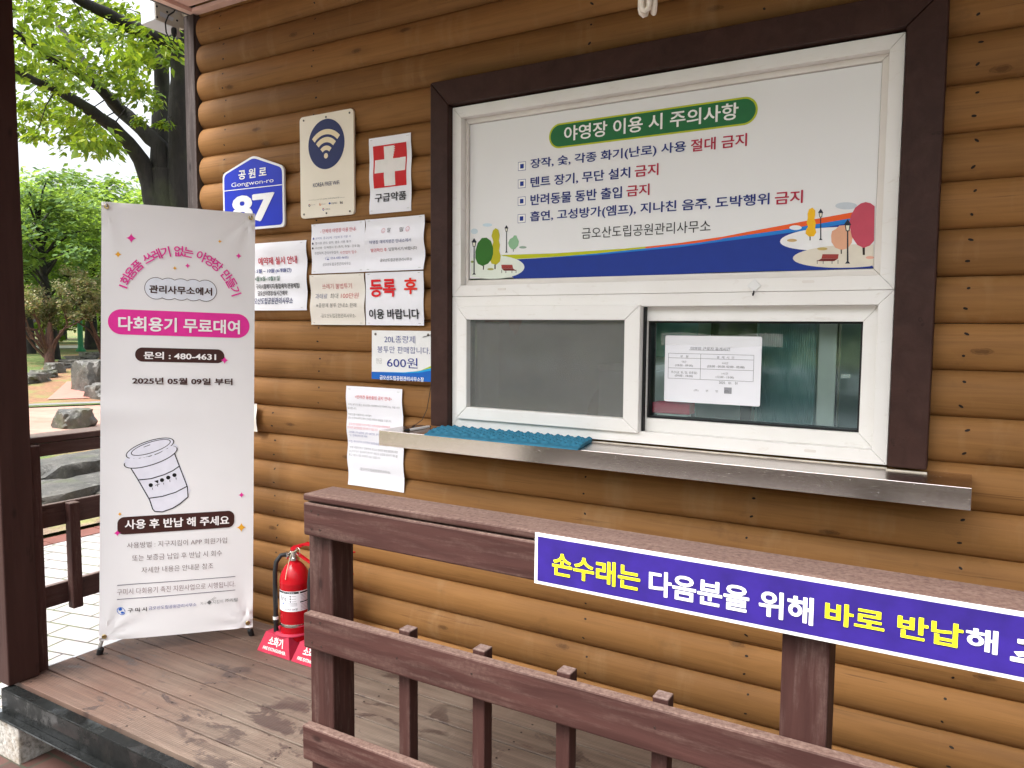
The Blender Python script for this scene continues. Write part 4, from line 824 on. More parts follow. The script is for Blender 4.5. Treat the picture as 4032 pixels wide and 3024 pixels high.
b.poly([(-3.2, yb, 3.0), (-3.2, 3.9, 3.0), (-3.2, 1.2, 3.75)], (.03, 0, 0)); b.poly([(5.3, yb, 3.0), (5.3, 3.9, 3.0), (5.3, 1.2, 3.75)], (.03, 0, 0)); b.build('roof', M_ROOF, cab)
b = MB(); b.box(-3.197, -3.088, -.958, -.842, .002, 2.80); b.box(-3.2205, -3.1975, -.950, -.85, .002, 2.80); b.box(-3.19, 5.3, -.96, -.84, 2.70, 2.822)
b.build('porch_post', M_POST, cab, .005)

# deck
deck = thing('wooden_deck', 'grooved wooden porch deck with black steel edge in front of the log wall', 'deck', (-1, -.5, -.1))
b = MB(); y = -.066+.122-.001
ys = [-.005]+[-.066-.122*k for k in range(8)]
for y1, y0 in zip(ys[:-1], ys[1:]): b.box(-3.145+random.uniform(-.003, .003), 3.3, max(y0, -.931)+.0036, y1-.0036, -.028, random.uniform(-.0012, .0012))
for x in (-3.05, -2.45, -1.85, -1.25, -.65, -.05):
    for k in range(8):
        for o_ in (.03, .094):
            y = -.066-.122*k-o_+.122
            if y > -.925: b.add([(x+random.uniform(-.01, .01)*0+dx, y+dy, .0016) for dx, dy in circ(random.uniform(-.012, .012), random.uniform(-.006, .006), .0042, n=8)], [tuple(range(8))], 1)
b.build('deck_boards', [M_DECK, plain('sunk_screw', (.016, .010, .008), .6)], deck, .0022, fix=False)
b = MB(); b.box(-3.108, 3.3, -.977, -.933, -.006, -.0015); b.box(-3.108, 3.3, -.977, -.971, -.092, -.006); b.box(-3.108, 3.3, -1.006, -.971, -.098, -.092); b.tube([(-3.108, -1.006, -.095), (3.3, -1.006, -.095)], .0045); b.build('steel_edge', M_BLACKSTEEL, deck, .0018)
b = MB(); b.box(-3.168, -3.149, -.83, -.01, -.10, -.004); b.box(-3.168, -3.140, -.83, -.01, -.1, -.09); b.build('side_steel', plain('wet_galvanised_steel', (.55, .55, .56), .25, .6), deck)
b = MB()
for y in (-.5, -.1): b.box(-3.1, 3.2, y-.04, y+.04, -.098, -.03)
b.build('joist', M_BLACKSTEEL, deck)
for k, x in enumerate((-3.13, -1.4, .4, 2.2)):
    bl = MB(); bl.box(x-.05, x+.18, -1.0, -.70, -.25, -.099); bl.build('footing_block', M_GRAN, deck, .006)
b = MB(); b.box(-3.21, -3.09, -1.02, -.96, -.1065, -.0985); b.box(-3.19, -3.14, -1.03, -.985, -.0985, -.090); b.build('base_plate', M_CHROME if 0 else plain('wet_steel_plate', (.25, .26, .27), .2, .7), deck, .001)

# front railing
rail = thing('porch_railing', 'weathered brown wooden railing in the foreground carrying the violet sign', 'railing', (-.7, -.82, 0))
def rb(nm, mat, *a, bev=.005, par=None):
    q = MB(); q.box(*a); return q.build(nm, mat, par or rail, bev)
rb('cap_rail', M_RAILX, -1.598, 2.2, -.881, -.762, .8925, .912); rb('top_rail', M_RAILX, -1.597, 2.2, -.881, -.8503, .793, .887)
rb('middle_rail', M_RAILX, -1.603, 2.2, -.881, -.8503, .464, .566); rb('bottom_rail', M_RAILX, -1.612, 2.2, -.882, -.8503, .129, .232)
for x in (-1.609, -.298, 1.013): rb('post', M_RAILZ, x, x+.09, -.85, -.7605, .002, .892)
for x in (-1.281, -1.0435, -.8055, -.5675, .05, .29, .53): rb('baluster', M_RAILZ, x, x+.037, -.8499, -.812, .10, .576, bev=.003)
M_SCREW = plain('rusty_screw', (.05, .03, .025), .5, .5)
for x in (-1.57, -1.535):
    for z in (.862, .815, .545, .485): b = MB(); b.lathe([(0, -.0008), (.003, -.0008), (.0034, .0004)], (x+random.uniform(-.006, .006), -.8815, z+random.uniform(-.004, .004)), 10, axis=(0, -1, 0)); b.build('screw', M_SCREW, rail)
for x in (-1.262, -1.025, -.787, -.549, -.26): b = MB(); b.lathe([(0, -.0006), (.003, -.0006), (.003, .0004)], (x, -.8815, .515+random.uniform(-.02, .02)), 8, axis=(0, -1, 0)); b.build('screw', M_SCREW, rail)
# side railing on the left end
srail = thing('side_railing', 'dark wet wooden railing at the far left end of the deck behind the banner', 'railing', (-3.18, -.4, 0))
def sb(nm, mat, *a, bev=.004): return rb(nm, mat, *a, bev=bev, par=srail)
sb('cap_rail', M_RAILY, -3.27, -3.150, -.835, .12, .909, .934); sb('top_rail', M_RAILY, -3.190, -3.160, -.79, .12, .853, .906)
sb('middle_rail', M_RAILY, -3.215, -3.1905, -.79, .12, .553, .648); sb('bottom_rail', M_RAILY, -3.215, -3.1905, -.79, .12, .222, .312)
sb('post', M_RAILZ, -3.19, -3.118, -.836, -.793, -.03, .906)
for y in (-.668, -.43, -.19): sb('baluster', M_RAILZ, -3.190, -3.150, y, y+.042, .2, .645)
# ------------------------------------------------------------------ signs and notices
def wave(A, ph=0):
    return lambda x, z: A*(.5+.5*cos(2*pi*((z-Z0)/PIT+ph)))*(.75+.45*noise.noise((x*5+ph*40, z*6+A*900, 3)))+A*.25*noise.noise((x*9, z*11, 7+ph*60))
def notice(name, label, cat, x0, x1, z0, z1, mat, A=.008, ph=0, skew=0, yy=-.004, edge=0, group=None, staples=True):
    cx = (x0+x1)/2; r_ = thing(name, label, cat, (cx, yy, z0), group); wf = wave(A, ph)
    def fn(x, z, l=0):
        e = edge*max(0, abs((x-cx)/(x1-x0)*2)-.7)*3.3
        return (x+skew*(z-z0), yy+wf(x, z)-e*.012-l, z)
    b = MB(); b.grid(lambda u, v: fn(x0+(x1-x0)*u, z0+(z1-z0)*v), 14, 60); b.grid(lambda u, v: fn(x0+(x1-x0)*u, z0+(z1-z0)*v, -.0006), 14, 60)
    mats = [mat]; lettering(name, fn, b, mats, 0, .0075); b.build('sheet', mats, r_, fix=False)
    if staples:
        for u, v in ((.06, .97), (.93, .97), (.06, .04), (.93, .04)):
            b = MB(); p = fn(x0+(x1-x0)*u, z0+(z1-z0)*v, .0008); b.box(p[0]-.006, p[0]+.006, p[1]-.0004, p[1]+.0004, p[2]-.0005, p[2]+.0005); b.build('staple', M_CHROME, r_)
    return r_
notice('group_notice', 'white laminated notice listing four lines about group use with a phone number', 'notice', -2.439, -2.139, 1.602, 1.811, M_PAPER, .007)
notice('alert_notice', 'white laminated notice with two pink smiley faces in its heading', 'notice', -2.133, -1.831, 1.602, 1.812, M_PAPER, .013, .0, edge=.3, yy=-.010)
notice('litter_notice', 'cream laminated notice about a littering fine, bottom left of the four', 'notice', -2.447, -2.141, 1.385, 1.5965, M_CREAM, .008, .05, yy=-.007)
notice('register_notice', 'white laminated notice with two very large red words above black words', 'notice', -2.135, -1.839, 1.385, 1.5975, M_PAPER, .004, yy=-.005)
notice('booking_notice', 'white laminated booking notice half hidden behind the standing banner', 'notice', -2.886, -2.466, 1.447, 1.747, M_PAPER, .007, .06, yy=-.006)
notice('pet_notice', 'tall narrow white paper notice hanging lowest, left of the steel counter', 'notice', -2.238, -1.938, .711, 1.130, M_PAPER, .008, .02, edge=.3, skew=-.02)
notice('first_aid_sign', 'white laminated sign with a white cross on a red square', 'sign', -2.1115, -1.899, 1.832, 2.131, M_PAPER, .005)
r_ = notice('torn_paper', 'small cream scrap of paper curling out from behind the standing banner', 'paper', -2.88, -2.777, .893, 1.022, M_CREAM, .01, edge=1, staples=False, yy=-.012)
def plate(name, label, cat, pts, yf, th, mat, bev=.0012, key=None):
    xs, zs = zip(*pts); r_ = thing(name, label, cat, ((min(xs)+max(xs))/2, yf+th, min(zs)))
    b = MB(); b.poly([(x, yf, z) for x, z in pts], (0, th, 0)); mats = [mat]
    if key: lettering(key, flat(yf), b, mats)
    b.build('panel', mats, r_, bev, fix=False)
    return r_
def field(name, parent, key, pts, yf, mat):
    b = MB(); b.poly([(x, yf, z) for x, z in pts], (0, .0005, 0)); mats = [mat]; lettering(key, flat(yf), b, mats); b.build(name, mats, parent, fix=False)
def flat(y): return lambda x, z, l: (x, y-l, z)
def pent(d):
    a = [(-2.587+d*-1, 1.809+d), (-2.587-d, 2.070-d*.55), (-2.7775, 2.134-d), (-2.984+d, 2.070-d*.55), (-2.984+d, 1.809+d)]
    out = []
    for i, p in enumerate(a):                                          # rounded corners
        q0, q1 = Vector(a[i-1]), Vector(a[(i+1) % 5]); p = Vector(p); r0 = p+(q0-p).normalized()*.022; r1 = p+(q1-p).normalized()*.022
        out += [tuple(r0.lerp(p, t).lerp(p.lerp(r1, t), t)) for t in (0, .25, .5, .75, 1)]
    return out
r_ = plate('address_plate', 'blue house number plate with pointed top reading 87, partly behind the banner', 'number plate', pent(0), -.012, .01, plain('white_plate_film', (.78, .79, .80), .3, var=.03))
P('address_plate', 'f0f0f0', 3, [(-2.974, 1.9915), (-2.597, 1.9885), (-2.597, 1.992), (-2.974, 1.995)]); field('blue_field', r_, 'address_plate', pent(.011), -.0126, M_BLUEPL)
r_ = plate('wifi_sign', 'cream metal sign with a round dark blue wireless symbol', 'sign', rrect(-2.488, -2.1855, 1.837, 2.260, .017), -.012, .009, M_SIGNW, key='wifi_sign')
for x, z in ((-2.464, 2.245), (-2.336, 2.244), (-2.206, 2.244), (-2.469, 1.854), (-2.339, 1.851), (-2.209, 1.85)): b = MB(); b.lathe([(.0045, 0), (.004, .0018), (0, .0025)], (x, -.012, z), 10, axis=(0, -1, 0)); b.build('screw', plain('dull_screw', (.16, .14, .12), .4, .8), r_)
r_ = plate('bag_price_sign', 'white plastic price sign with blue wave at its foot, beside the window frame', 'sign', [(-2.1, 1.166), (-1.788, 1.166), (-1.788, 1.364), (-2.0975, 1.364)], -.010, .004, plain('white_plastic_sign', (.79, .79, .78), .3, var=.02), key='bag_price_sign')
for x, z in ((-2.078, 1.349), (-1.812, 1.349)): b = MB(); b.lathe([(.0055, 0), (.005, .002), (0, .0032)], (x, -.010, z), 10, axis=(0, -1, 0)); b.build('screw', plain('dull_screw', None), r_)
r_ = plate('rules_board', 'large white printed rules board with green heading behind the upper window pane', 'notice board', [(-1.640, 1.5635), (-.2478, 1.5635), (-.2478, 2.1330), (-1.640, 2.1330)], .0225, .0015, M_BOARD, bev=0, key='rules_board')
r_ = plate('rest_notice', 'small white laminated timetable taped inside the right hand window pane', 'notice', rrect(-.871, -.5575, 1.1395, 1.3585, .006), .0425, .001, M_PAPER, bev=0, key='rest_notice')
b = MB(); b.grid(lambda u, v: (-.885+.39*u, .0408+.0004*sin(40*u), 1.325+.04*v+.004*sin(9*u)), 20, 2); tp = N('clear_tape'); tr = tp.n('BsdfTransparent'); mx = tp.n('MixShader'); mx.inputs[0].default_value = .16
tp.set(Base_Color=(.75, .75, .7, 1), Roughness=.2); tp.l(tr.outputs[0], mx.inputs[1]); tp.l(tp.b.outputs[0], mx.inputs[2]); tp.l(mx.outputs[0], tp.out.inputs[0]); b.build('tape', tp.m, r_, fix=False)
r_ = plate('cart_sign', 'long violet sign with white border and yellow and white words on the front railing', 'sign', [(-.8485, .7895), (.46, .7895), (.46, .9105), (-.8475, .9105)], -.8845, .0028, plain('white_sign_border', (.80, .80, .78), .4, var=.03))
field('violet_field', r_, 'cart_sign', [(-.8395, .7975), (.452, .7975), (.452, .9020), (-.8395, .9020)], -.8851, M_VIOLET)

# ------------------------------------------------------------------ standing banner
cr = {}
for k, p in (('TL', (-3.036, -.561, 1.875)), ('TR', (-2.667, -.103, 1.858)), ('BR', (-2.693, -.136, .037)), ('BL', (-3.076, -.61, .059))): cr[k] = CAM+(Vector(p)-CAM)*.992
nB = Vector((.778, -.628, 0))
def bn(u, v, l=0):
    a, c = u/.6, v/1.8; p = cr['BL'].lerp(cr['BR'], a).lerp(cr['TL'].lerp(cr['TR'], a), c)
    return p+nB*(l+.010*sin(pi*a)*(.5+.5*cos(c*7))-.006*sin(3.1*c+a*2)+.008*math.exp(-((c-.53)/.03)**2)*(1-a)**2+sum(.007*math.exp(-math.hypot(u-gu, (v-gv)*.6)/.07)*cos(9*math.atan2(v-gv, u-gu)) for gu, gv in ((.02, 1.78), (.58, 1.78), (.02, .02), (.58, .02))))
x_b = thing('x_banner', 'tall white standing banner with pink headings and a takeaway cup drawing', 'banner', (-2.88, -.37, 0))
b = MB(); b.grid(lambda u, v: bn(.6*u, 1.8*v), 40, 140); b.grid(lambda u, v: bn(.6*u, 1.8*v, -.0008), 24, 70); mats = [M_BANNER]; lettering('x_banner', lambda x, z, l: bn(x, z, l+.0006), b, mats, .02, .015); b.build('banner_sheet', mats, x_b, fix=False)
for u, v in ((.02, 1.78), (.581, 1.781), (.02, .020), (.579, .022)):
    b = MB(); b.lathe([(.0045, 0), (.0045, .0016), (.0075, .0022), (.0098, .0008), (.0098, 0)], bn(u, v, .0006), 16, axis=nB); b.build('grommet', M_BRASS, x_b)
hub = (bn(.3, .62)+Vector((0, 0, 0)))-nB*.16
b = MB()
for u, v in ((.02, 1.78), (.581, 1.781)):
    p = bn(u, v); b.tube([hub, hub.lerp(p-nB*.05, .6), p-nB*.012, p+nB*.004+Vector((0, 0, .004))], [.006, .005, .004, .0028])
    b.tube([p-nB*.006+Vector((0, 0, .012)), p+nB*.006+Vector((0, 0, .013)), p+nB*.008+Vector((0, 0, .002)), p+Vector((0, 0, -.002))], .0026)
fl, f_r = Vector((-3.075, -.608, .012)), Vector((-2.698, -.142, .012))
for u, f in ((.02, fl), (.579, f_r)):
    p = bn(u, .021); b.tube([hub, p-nB*.015+Vector((0, 0, .01)), p+nB*.003, f+Vector((0, 0, .03))], [.006, .005, .0055, .0075]); b.tube([p+nB*.002, f+Vector((0, 0, .022))], [.004, .008])
b.tube([hub, hub-nB*.10+Vector((0, 0, -.5))], .005); b.build('stand_rod', plain('pale_grey_rod', (.55, .54, .52), .35, .2), x_b)
for f, u in ((fl, .02), (f_r, .579)):
    d = (bn(u, .021)-f).normalized(); b = MB(); b.lathe([(.0125, -.012), (.0130, .008), (.0112, .020), (.007, .023)], f, 16, axis=d); b.build('rubber_foot', M_BLACK, x_b)

# ------------------------------------------------------------------ fire extinguishers on their stands
def ext_stand(x, lab, key):
    r_ = thing('extinguisher_stand', lab, 'stand', (x, -.14, 0), 'red extinguisher stands on the deck')
    a = [(x-.098, -.237, .002), (x+.096, -.237, .002), (x+.096, -.045, .002), (x-.098, -.045, .002), (x-.070, -.212, .082), (x+.066, -.212, .082), (x+.066, -.070, .082), (x-.070, -.070, .082)]
    bb = MB(); bb.hexa(a)
    b = MB(); b.lathe([(.064, .0), (.080, .0), (.080, .004), (.070, .010), (.064, .008)], (x+.022, -.141, .081), 36); b.build('collar', M_REDPL, r_)
    A0, A1, A2, A3 = [Vector(a[i]) for i in (0, 1, 5, 4)]
    mats = [M_REDPL]; lettering(key, lambda u, v, l: A0.lerp(A1, u).lerp(A3.lerp(A2, u), v)+Vector((0, -1, .3)).normalized()*(l*.35+.0004), bb, mats); bb.build('base', mats, r_, .005, fix=False)
    return r_
ext_stand(-2.452, 'faded red plastic stand under the visible extinguisher, left of the pair', 'stand_a'); ext_stand(-2.249, 'faded red plastic stand mostly hidden behind the railing post', 'stand_b')
def extinguisher(x, lab):
    y = -.141; r_ = thing('fire_extinguisher', lab, 'extinguisher', (x, y, .05), 'red fire extinguishers')
    b = MB(); rr = .0625
    b.lathe([(.045, .05), (rr-.006, .054), (rr, .066), (rr, .296), (rr+.0008, .299), (rr+.0008, .305), (rr, .308), (.060, .325), (.052, .348), (.039, .368), (.027, .380), (.0195, .385), (.0195, .394)], (x, y, 0), 44); b.build('cylinder', M_RED, r_)
    b = MB(); b.lathe([(rr+.0008, .118), (rr+.0012, .119), (rr+.0012, .130), (rr+.0008, .131)], (x, y, 0), 44); b.build('band', M_CHROME, r_)
    def lf(u, v, l=0):
        a = R(-150+167*u); q = rr+.0006+l*.4; return (x+q*cos(a), y+q*sin(a), .188+.086*v)
    b = MB(); b.grid(lf, 24, 4); mats = [M_PAPER]; lettering('cylinder_label', lf, b, mats, .05, 0); b.build('label', mats, r_, fix=False)
    b = MB(); b.lathe([(.022, .393), (.022, .402), (.016, .404), (.016, .425), (.019, .427), (.019, .433), (0, .434)], (x, y, 0), 20); b.lathe([(.015, 0), (.0165, .004), (.0165, .010), (.009, .012), (.008, .010), (0, .011)], (x-.020, y-.014, .411), 20, axis=(-.6, -.8, 0)); b.box(x-.04, x, y-.008, y+.008, .405, .420); b.build('valve', M_CHROME, r_)
    b = MB()
    for s in (-.009, .006): b.poly([(x-.012, y+s, .425), (x+.012, y+s, .438), (x+.075, y+s, .468), (x+.135, y+s, .472), (x+.135, y+s, .478), (x+.072, y+s, .478), (x+.005, y+s, .454), (x-.016, y+s, .440)], (0, .003, 0))
    b.hexa([(x-.012, y-.009, .441), (x+.005, y-.009, .4525), (x+.005, y+.009, .4525), (x-.012, y+.009, .441), (x-.014, y-.009, .4435), (x+.004, y-.009, .4555), (x+.004, y+.009, .4555), (x-.014, y+.009, .4435)])
    b.hexa([(x+.005, y-.009, .4525), (x+.135, y-.009, .474), (x+.135, y+.009, .474), (x+.005, y+.009, .4525), (x+.004, y-.009, .4555), (x+.135, y-.009, .4785), (x+.135, y+.009, .4785), (x+.004, y+.009, .4555)])
    b.hexa([(x+.016, y-.008, .418), (x+.125, y-.008, .380), (x+.125, y+.008, .380), (x+.016, y+.008, .418), (x+.016, y-.008, .426), (x+.125, y-.008, .386), (x+.125, y+.008, .386), (x+.016, y+.008, .426)]); b.build('lever', M_RED, r_, .0012)
    b = MB(); b.tube([(x+.035+.013*cos(t), y-.014, .436+.016*sin(t)) for t in [2*pi*i/18 for i in range(19)]], .0013, 6); b.build('safety_pin', M_CHROME, r_)
    b = MB(); b.tube([(x+.004, y-.020, .428), (x+.008, y-.04, .392), (x+.012, y-.058, .35), (x+.012, y-.0625, .325)], .0013, 6); b.tube([(x-.012, y-.016, .425), (x+.014, y-.018, .432), (x+.030, y-.012, .442)], .0013, 6); b.build('seal_tag', plain('cream_cable_tie', (.7, .62, .45), .5), r_)
    b = MB(); h = [(x-.030, y-.010, .412), (x-.048, y-.030, .410), (x-.058, y-.048, .385), (x-.0585, y-.055, .34), (x-.0580, y-.056, .25), (x-.0570, y-.056, .155)]; b.tube(h, .0098, 12)
    b.tube([(x-.0570, y-.056, .156), (x-.0570, y-.056, .128), (x-.0570, y-.056, .122), (x-.0570, y-.056, .088)], [.0115, .0115, .0085, .0105], 12); b.build('hose', M_BLACK, r_)
    b = MB(); b.tube([(x-.0570, y-.056, .140), (x-.0570, y-.056, .153)], .0122, 12); b.build('hose_clip', plain('clip_white', (.7, .69, .66), .4), r_)
    return r_
extinguisher(-2.4200, 'red fire extinguisher with black hose and white label, left of the railing post'); extinguisher(-2.2190, 'red fire extinguisher mostly hidden behind the railing post')

# ------------------------------------------------------------------ things on the counter and window
r_ = thing('foam_mat', 'blue egg crate foam mat lying on the steel counter', 'mat', (-1.38, -.12, .9915))
def fm(u, v, top=True):
    x = -1.672+.612*u-.050*v*(1-u)-.04*v*u; y = -.222+.196*v; e = min(1, max(0, (v-.14)/.08))
    hh = .0055+e*(.0065+.0062*sin(u*2*pi*15.5+pi*.5*0)*cos(v*2*pi*5.2)) if top else .0005
    if top and v < .03: hh = .0035
    if v == 0: hh -= .003 if top else 0
    droop = -.006*max(0, .1-v)*10 if v < .1 else 0
    return (x, y, .9918+hh+max(droop, -.004)*0)
b = MB(); b.grid(lambda u, v: fm(u, v), 186, 60); b.grid(lambda u, v: fm(u, v, False), 4, 4)
b.grid(lambda u, v: tuple(Vector(fm(u, 0, False)).lerp(Vector(fm(u, 0)), v)), 186, 1); b.grid(lambda u, v: tuple(Vector(fm(u, 1, False)).lerp(Vector(fm(u, 1)), v)), 186, 1)
b.grid(lambda u, v: tuple(Vector(fm(1, u, False)).lerp(Vector(fm(1, u)), v)), 60, 1); b.grid(lambda u, v: tuple(Vector(fm(0, u, False)).lerp(Vector(fm(0, u)), v)), 60, 1)
b.build('foam_sheet', M_FOAM, r_, fix=False)
r_ = thing('tethered_pen', 'white pen with black tip tied to a thin black cord on the counter end', 'pen', (-1.79, -.12, .9905))
b = MB(); b.tube([(-1.783, -.168, .9965), (-1.779, -.05, .9965)], .0052, 12); b.build('barrel', plain('white_pen_plastic', (.78, .78, .77), .3, var=.02), r_)
b = MB(); b.tube([(-1.784, -.197, .9962), (-1.7837, -.185, .9962), (-1.783, -.168, .9965)], [.0022, .0048, .0056], 12); b.build('tip', M_BLACK, r_); b = MB(); b.tube([(-1.779, -.05, .9965), (-1.7788, -.041, .9965)], [.0045, .003], 10); b.build('end_cap', M_BLACK, r_)
b = MB(); b.tube([(-1.779, -.045, .9985), (-1.80, -.075, .9935), (-1.842, -.07, .9935), (-1.850, -.045, .9935), (-1.82, -.035, .997), (-1.795, -.06, .9985), (-1.80, -.09, .9935), (-1.835, -.09, .9945), (-1.838, -.06, 1.0), (-1.815, -.045, 1.02), (-1.80, -.035, 1.06), (-1.788, -.025, 1.15), (-1.789, -.018, 1.25), (-1.79, -.012, 1.335), (-1.795, -.012, 1.350), (-1.835, -.014, 1.340)], .0014, 6); b.build('cord', M_BLACK, r_)
r_ = thing('adhesive_hook', 'small white diamond shaped stick on hook on the window frame', 'hook', (-.5715, -.018, 1.48))
b = MB(); b.poly([(-.5715, -.022, 1.4925), (-.5505, -.022, 1.5135), (-.5715, -.022, 1.5345), (-.5925, -.022, 1.5135)], (0, .0035, 0)); b.build('plate', plain('white_pen_plastic', None), r_, .0015)
b = MB(); b.tube([(-.5715, -.023, 1.498), (-.5715, -.026, 1.488), (-.5715, -.033, 1.484), (-.5715, -.036, 1.490)], .0022, 8); b.build('hook', M_BLACK, r_)
# inside the office
def room(name, label, cat, parts, loc):
    r_ = thing(name, label, cat, loc)
    for nm, bld, mt in parts:
        q = MB(); bld(q); q.build(nm, mt, r_, .004)
    return r_
room('office_desk', 'grey desk top inside the office below the window', 'desk', [('desk_top', lambda q: q.box(-2.2, .6, .14, .85, .90, .93), plain('desk_top_grey', (.30, .29, .27), .5)), ('desk_leg', lambda q: q.box(-2.15, -2.1, .2, .8, 0, .9), M_ALU), ('desk_leg', lambda q: q.box(.5, .55, .2, .8, 0, .9), M_ALU)], (-.8, .5, 0))
room('plastic_tray', 'pinkish red plastic tray behind the right hand window pane', 'tray', [('tray', lambda q: (q.box(-.918, -.79, .062, .122, 1.096, 1.099), q.box(-.918, -.79, .062, .065, 1.099, 1.132), q.box(-.918, -.79, .119, .122, 1.099, 1.132), q.box(-.918, -.915, .065, .119, 1.099, 1.132), q.box(-.793, -.79, .065, .119, 1.099, 1.132)), plain('pink_tray', (.80, .02, .09), .35)), ('tray_stand', lambda q: q.box(-.905, -.80, .068, .116, 1.04, 1.0955), M_WALLG)], (-.855, .09, 1.04))
room('computer_monitor', 'dark computer monitor seen from behind through the right hand pane', 'monitor', [('screen_back', lambda q: q.box(-.83, -.56, .42, .45, 1.17, 1.42), M_DARK), ('stand', lambda q: (q.box(-.72, -.68, .44, .46, .935, 1.2), q.box(-.8, -.6, .38, .52, .931, .937)), M_BLACK)], (-.7, .44, .931))
room('corrugated_panel', 'upright ribbed teal plastic panel standing behind the right half of the pane', 'panel', [('ribbed_sheet', lambda q: q.grid(lambda u, v: (-.585+.175*u, .115+.0012*sin(u*2*pi*26), 1.03+.42*v), 156, 1), plain('teal_ribbed_plastic', (.12, .23, .235), .22)), ('edge_strip', lambda q: q.box(-.590, -.584, .110, .120, 1.03, 1.45), plain('pale_teal_strip', (.25, .38, .36), .4))], (-.50, .115, 1.03))
room('hanging_sheet', 'teal plastic sheet hanging behind the upper left of the right pane', 'sheet', [('sheet', lambda q: q.grid(lambda u, v: (-1.00+.19*u, .20+.006*sin(u*7+v*2), 1.28+.2*v), 24, 4), plain('teal_plastic_sheet', (.16, .42, .43), .4)), ('hanging_rail', lambda q: q.box(-1.02, -.79, .195, .207, 1.48, 1.49), M_ALU)], (-.90, .2, 1.28))
room('desk_calendar', 'small pale desk calendar beside the monitor inside the office', 'calendar', [('calendar_sheet', lambda q: q.hexa([(-.65, .30, .932), (-.535, .30, .932), (-.535, .40, .932), (-.65, .40, .932), (-.65, .34, 1.10), (-.535, .34, 1.10), (-.535, .35, 1.10), (-.65, .35, 1.10)]), plain('pale_green_card', (.50, .60, .56), .6)), ('spiral_binding', lambda q: [q.box(-.645+.012*i, -.640+.012*i, .335, .355, 1.097, 1.106) for i in range(9)], M_BLACK)], (-.59, .35, .932))
room('office_chair', 'dark rounded office chair back behind the insect screen', 'chair', [('backrest', lambda q: q.poly([(x, .95, z) for x, z in circ(-1.32, .95, .26, .22, 28, 0, 180)]+[(-1.58, .95, .62), (-1.06, .95, .62)], (0, .07, 0)), plain('charcoal_fabric', (.045, .045, .047), .8)), ('seat', lambda q: q.box(-1.57, -1.07, 1.05, 1.5, .44, .52), plain('charcoal_fabric', None)), ('pedestal', lambda q: (q.box(-1.35, -1.29, 1.2, 1.26, .05, .44), q.box(-1.55, -1.09, 1.2, 1.26, .0, .05)), M_BLACK)], (-1.32, 1.2, 0))
room('storage_box', 'pale grey box on the desk behind the screen', 'box', [('carton', lambda q: q.box(-1.34, -1.13, .55, .8, .931, 1.20), M_ALU), ('lid', lambda q: q.box(-1.345, -1.125, .545, .805, 1.2015, 1.225), M_WALLG)], (-1.23, .67, .931))
room('red_pennant', 'orange red cloth pennants hanging inside at the top of the screen', 'pennant', [('cloth', lambda q: (q.poly([(-1.88, .5, 1.46), (-1.77, .5, 1.46), (-1.77, .5, 1.405), (-1.88, .5, 1.40)], (0, .004, 0)), q.poly([(-1.765, .5, 1.46), (-1.68, .5, 1.46), (-1.69, .5, 1.395), (-1.72, .5, 1.345), (-1.752, .5, 1.385)], (0, .004, 0))), plain('orange_red_cloth', (.50, .06, .03), .8)), ('string', lambda q: q.box(-1.95, -1.6, .499, .505, 1.46, 1.464), M_WALLG)], (-1.77, .5, 1.34))

# ------------------------------------------------------------------ under the eaves
r_ = thing('light_bulb', 'white folded tube energy saving bulb hanging from the soffit', 'bulb', (-.765, -.45, 2.84))
b = MB(); cx, cy, zb = -.765, -.45, 2.207
for k in range(3):
    a = R(30+120*k); px, py = cx+.0165*cos(a), cy+.0165*sin(a); tx, ty = -sin(a)*.0105, cos(a)*.0105
    b.tube([(px+tx, py+ty, zb+.13), (px+tx, py+ty, zb+.012), (px+tx*.75, py+ty*.75, zb+.004), (px, py, zb), (px-tx*.75, py-ty*.75, zb+.004), (px-tx, py-ty, zb+.012), (px-tx, py-ty, zb+.13)], .0072, 12)
b.build('tube', M_BULB, r_)
b = MB(); b.lathe([(.026, .128), (.029, .135), (.029, .165), (.018, .19), (.014, .2)], (cx, cy, zb), 24); b.build('ballast', plain('clip_white', None), r_)
b = MB(); b.lathe([(.02, .196), (.021, .25), (.012, .265)], (cx, cy, zb), 20); b.tube([(cx, cy, zb+.26), (cx+.004, cy, zb+.45), (cx, cy, 2.842)], .003, 8); b.build('lamp_holder', M_BLACK, r_)
r_ = thing('floodlight', 'white metal floodlight with a looped black cable under the roof corner', 'floodlight', (-3.36, -.06, 2.8))
A_ = Vector((-3.30, -.115, 2.784)); B_ = Vector((-3.30, .006, 2.780)); C_ = Vector((-3.30, .002, 2.853)); D_ = Vector((-3.30, -.118, 2.985)); wv = Vector((-.10, -.003, -.007))
b = MB(); b.hexa([A_+wv, A_, B_, B_+wv+Vector((.02, .012, -.008)), D_+wv, D_, C_+Vector((0, .01, .11)), C_+wv+Vector((0, .01, .11))]); b.build('housing', M_ALU, r_, .004)
b = MB(); b.poly([(-3.298, .002, 2.858), (-3.298, .016, 2.744), (-3.298, -.012, 2.740), (-3.298, -.022, 2.79)], (.003, 0, 0)); b.build('mounting_plate', plain('cream_painted_metal', (.62, .57, .48), .4, var=.1), r_, .001)
b = MB(); mid = lambda p, q, t: p.lerp(q, t)
ex = Vector((.003, 0, 0)); b.poly([mid(A_, B_, .02)+ex, mid(A_, B_, .98)+ex, mid(B_, C_, .85)+ex, mid(A_, D_, .45)+ex+Vector((0, .075, .01)), mid(A_, D_, .62)+ex+Vector((0, .02, 0)), mid(A_, D_, .62)+ex], (.003, 0, 0)); b.build('side_plate', plain('cream_painted_metal', None), r_, .001)
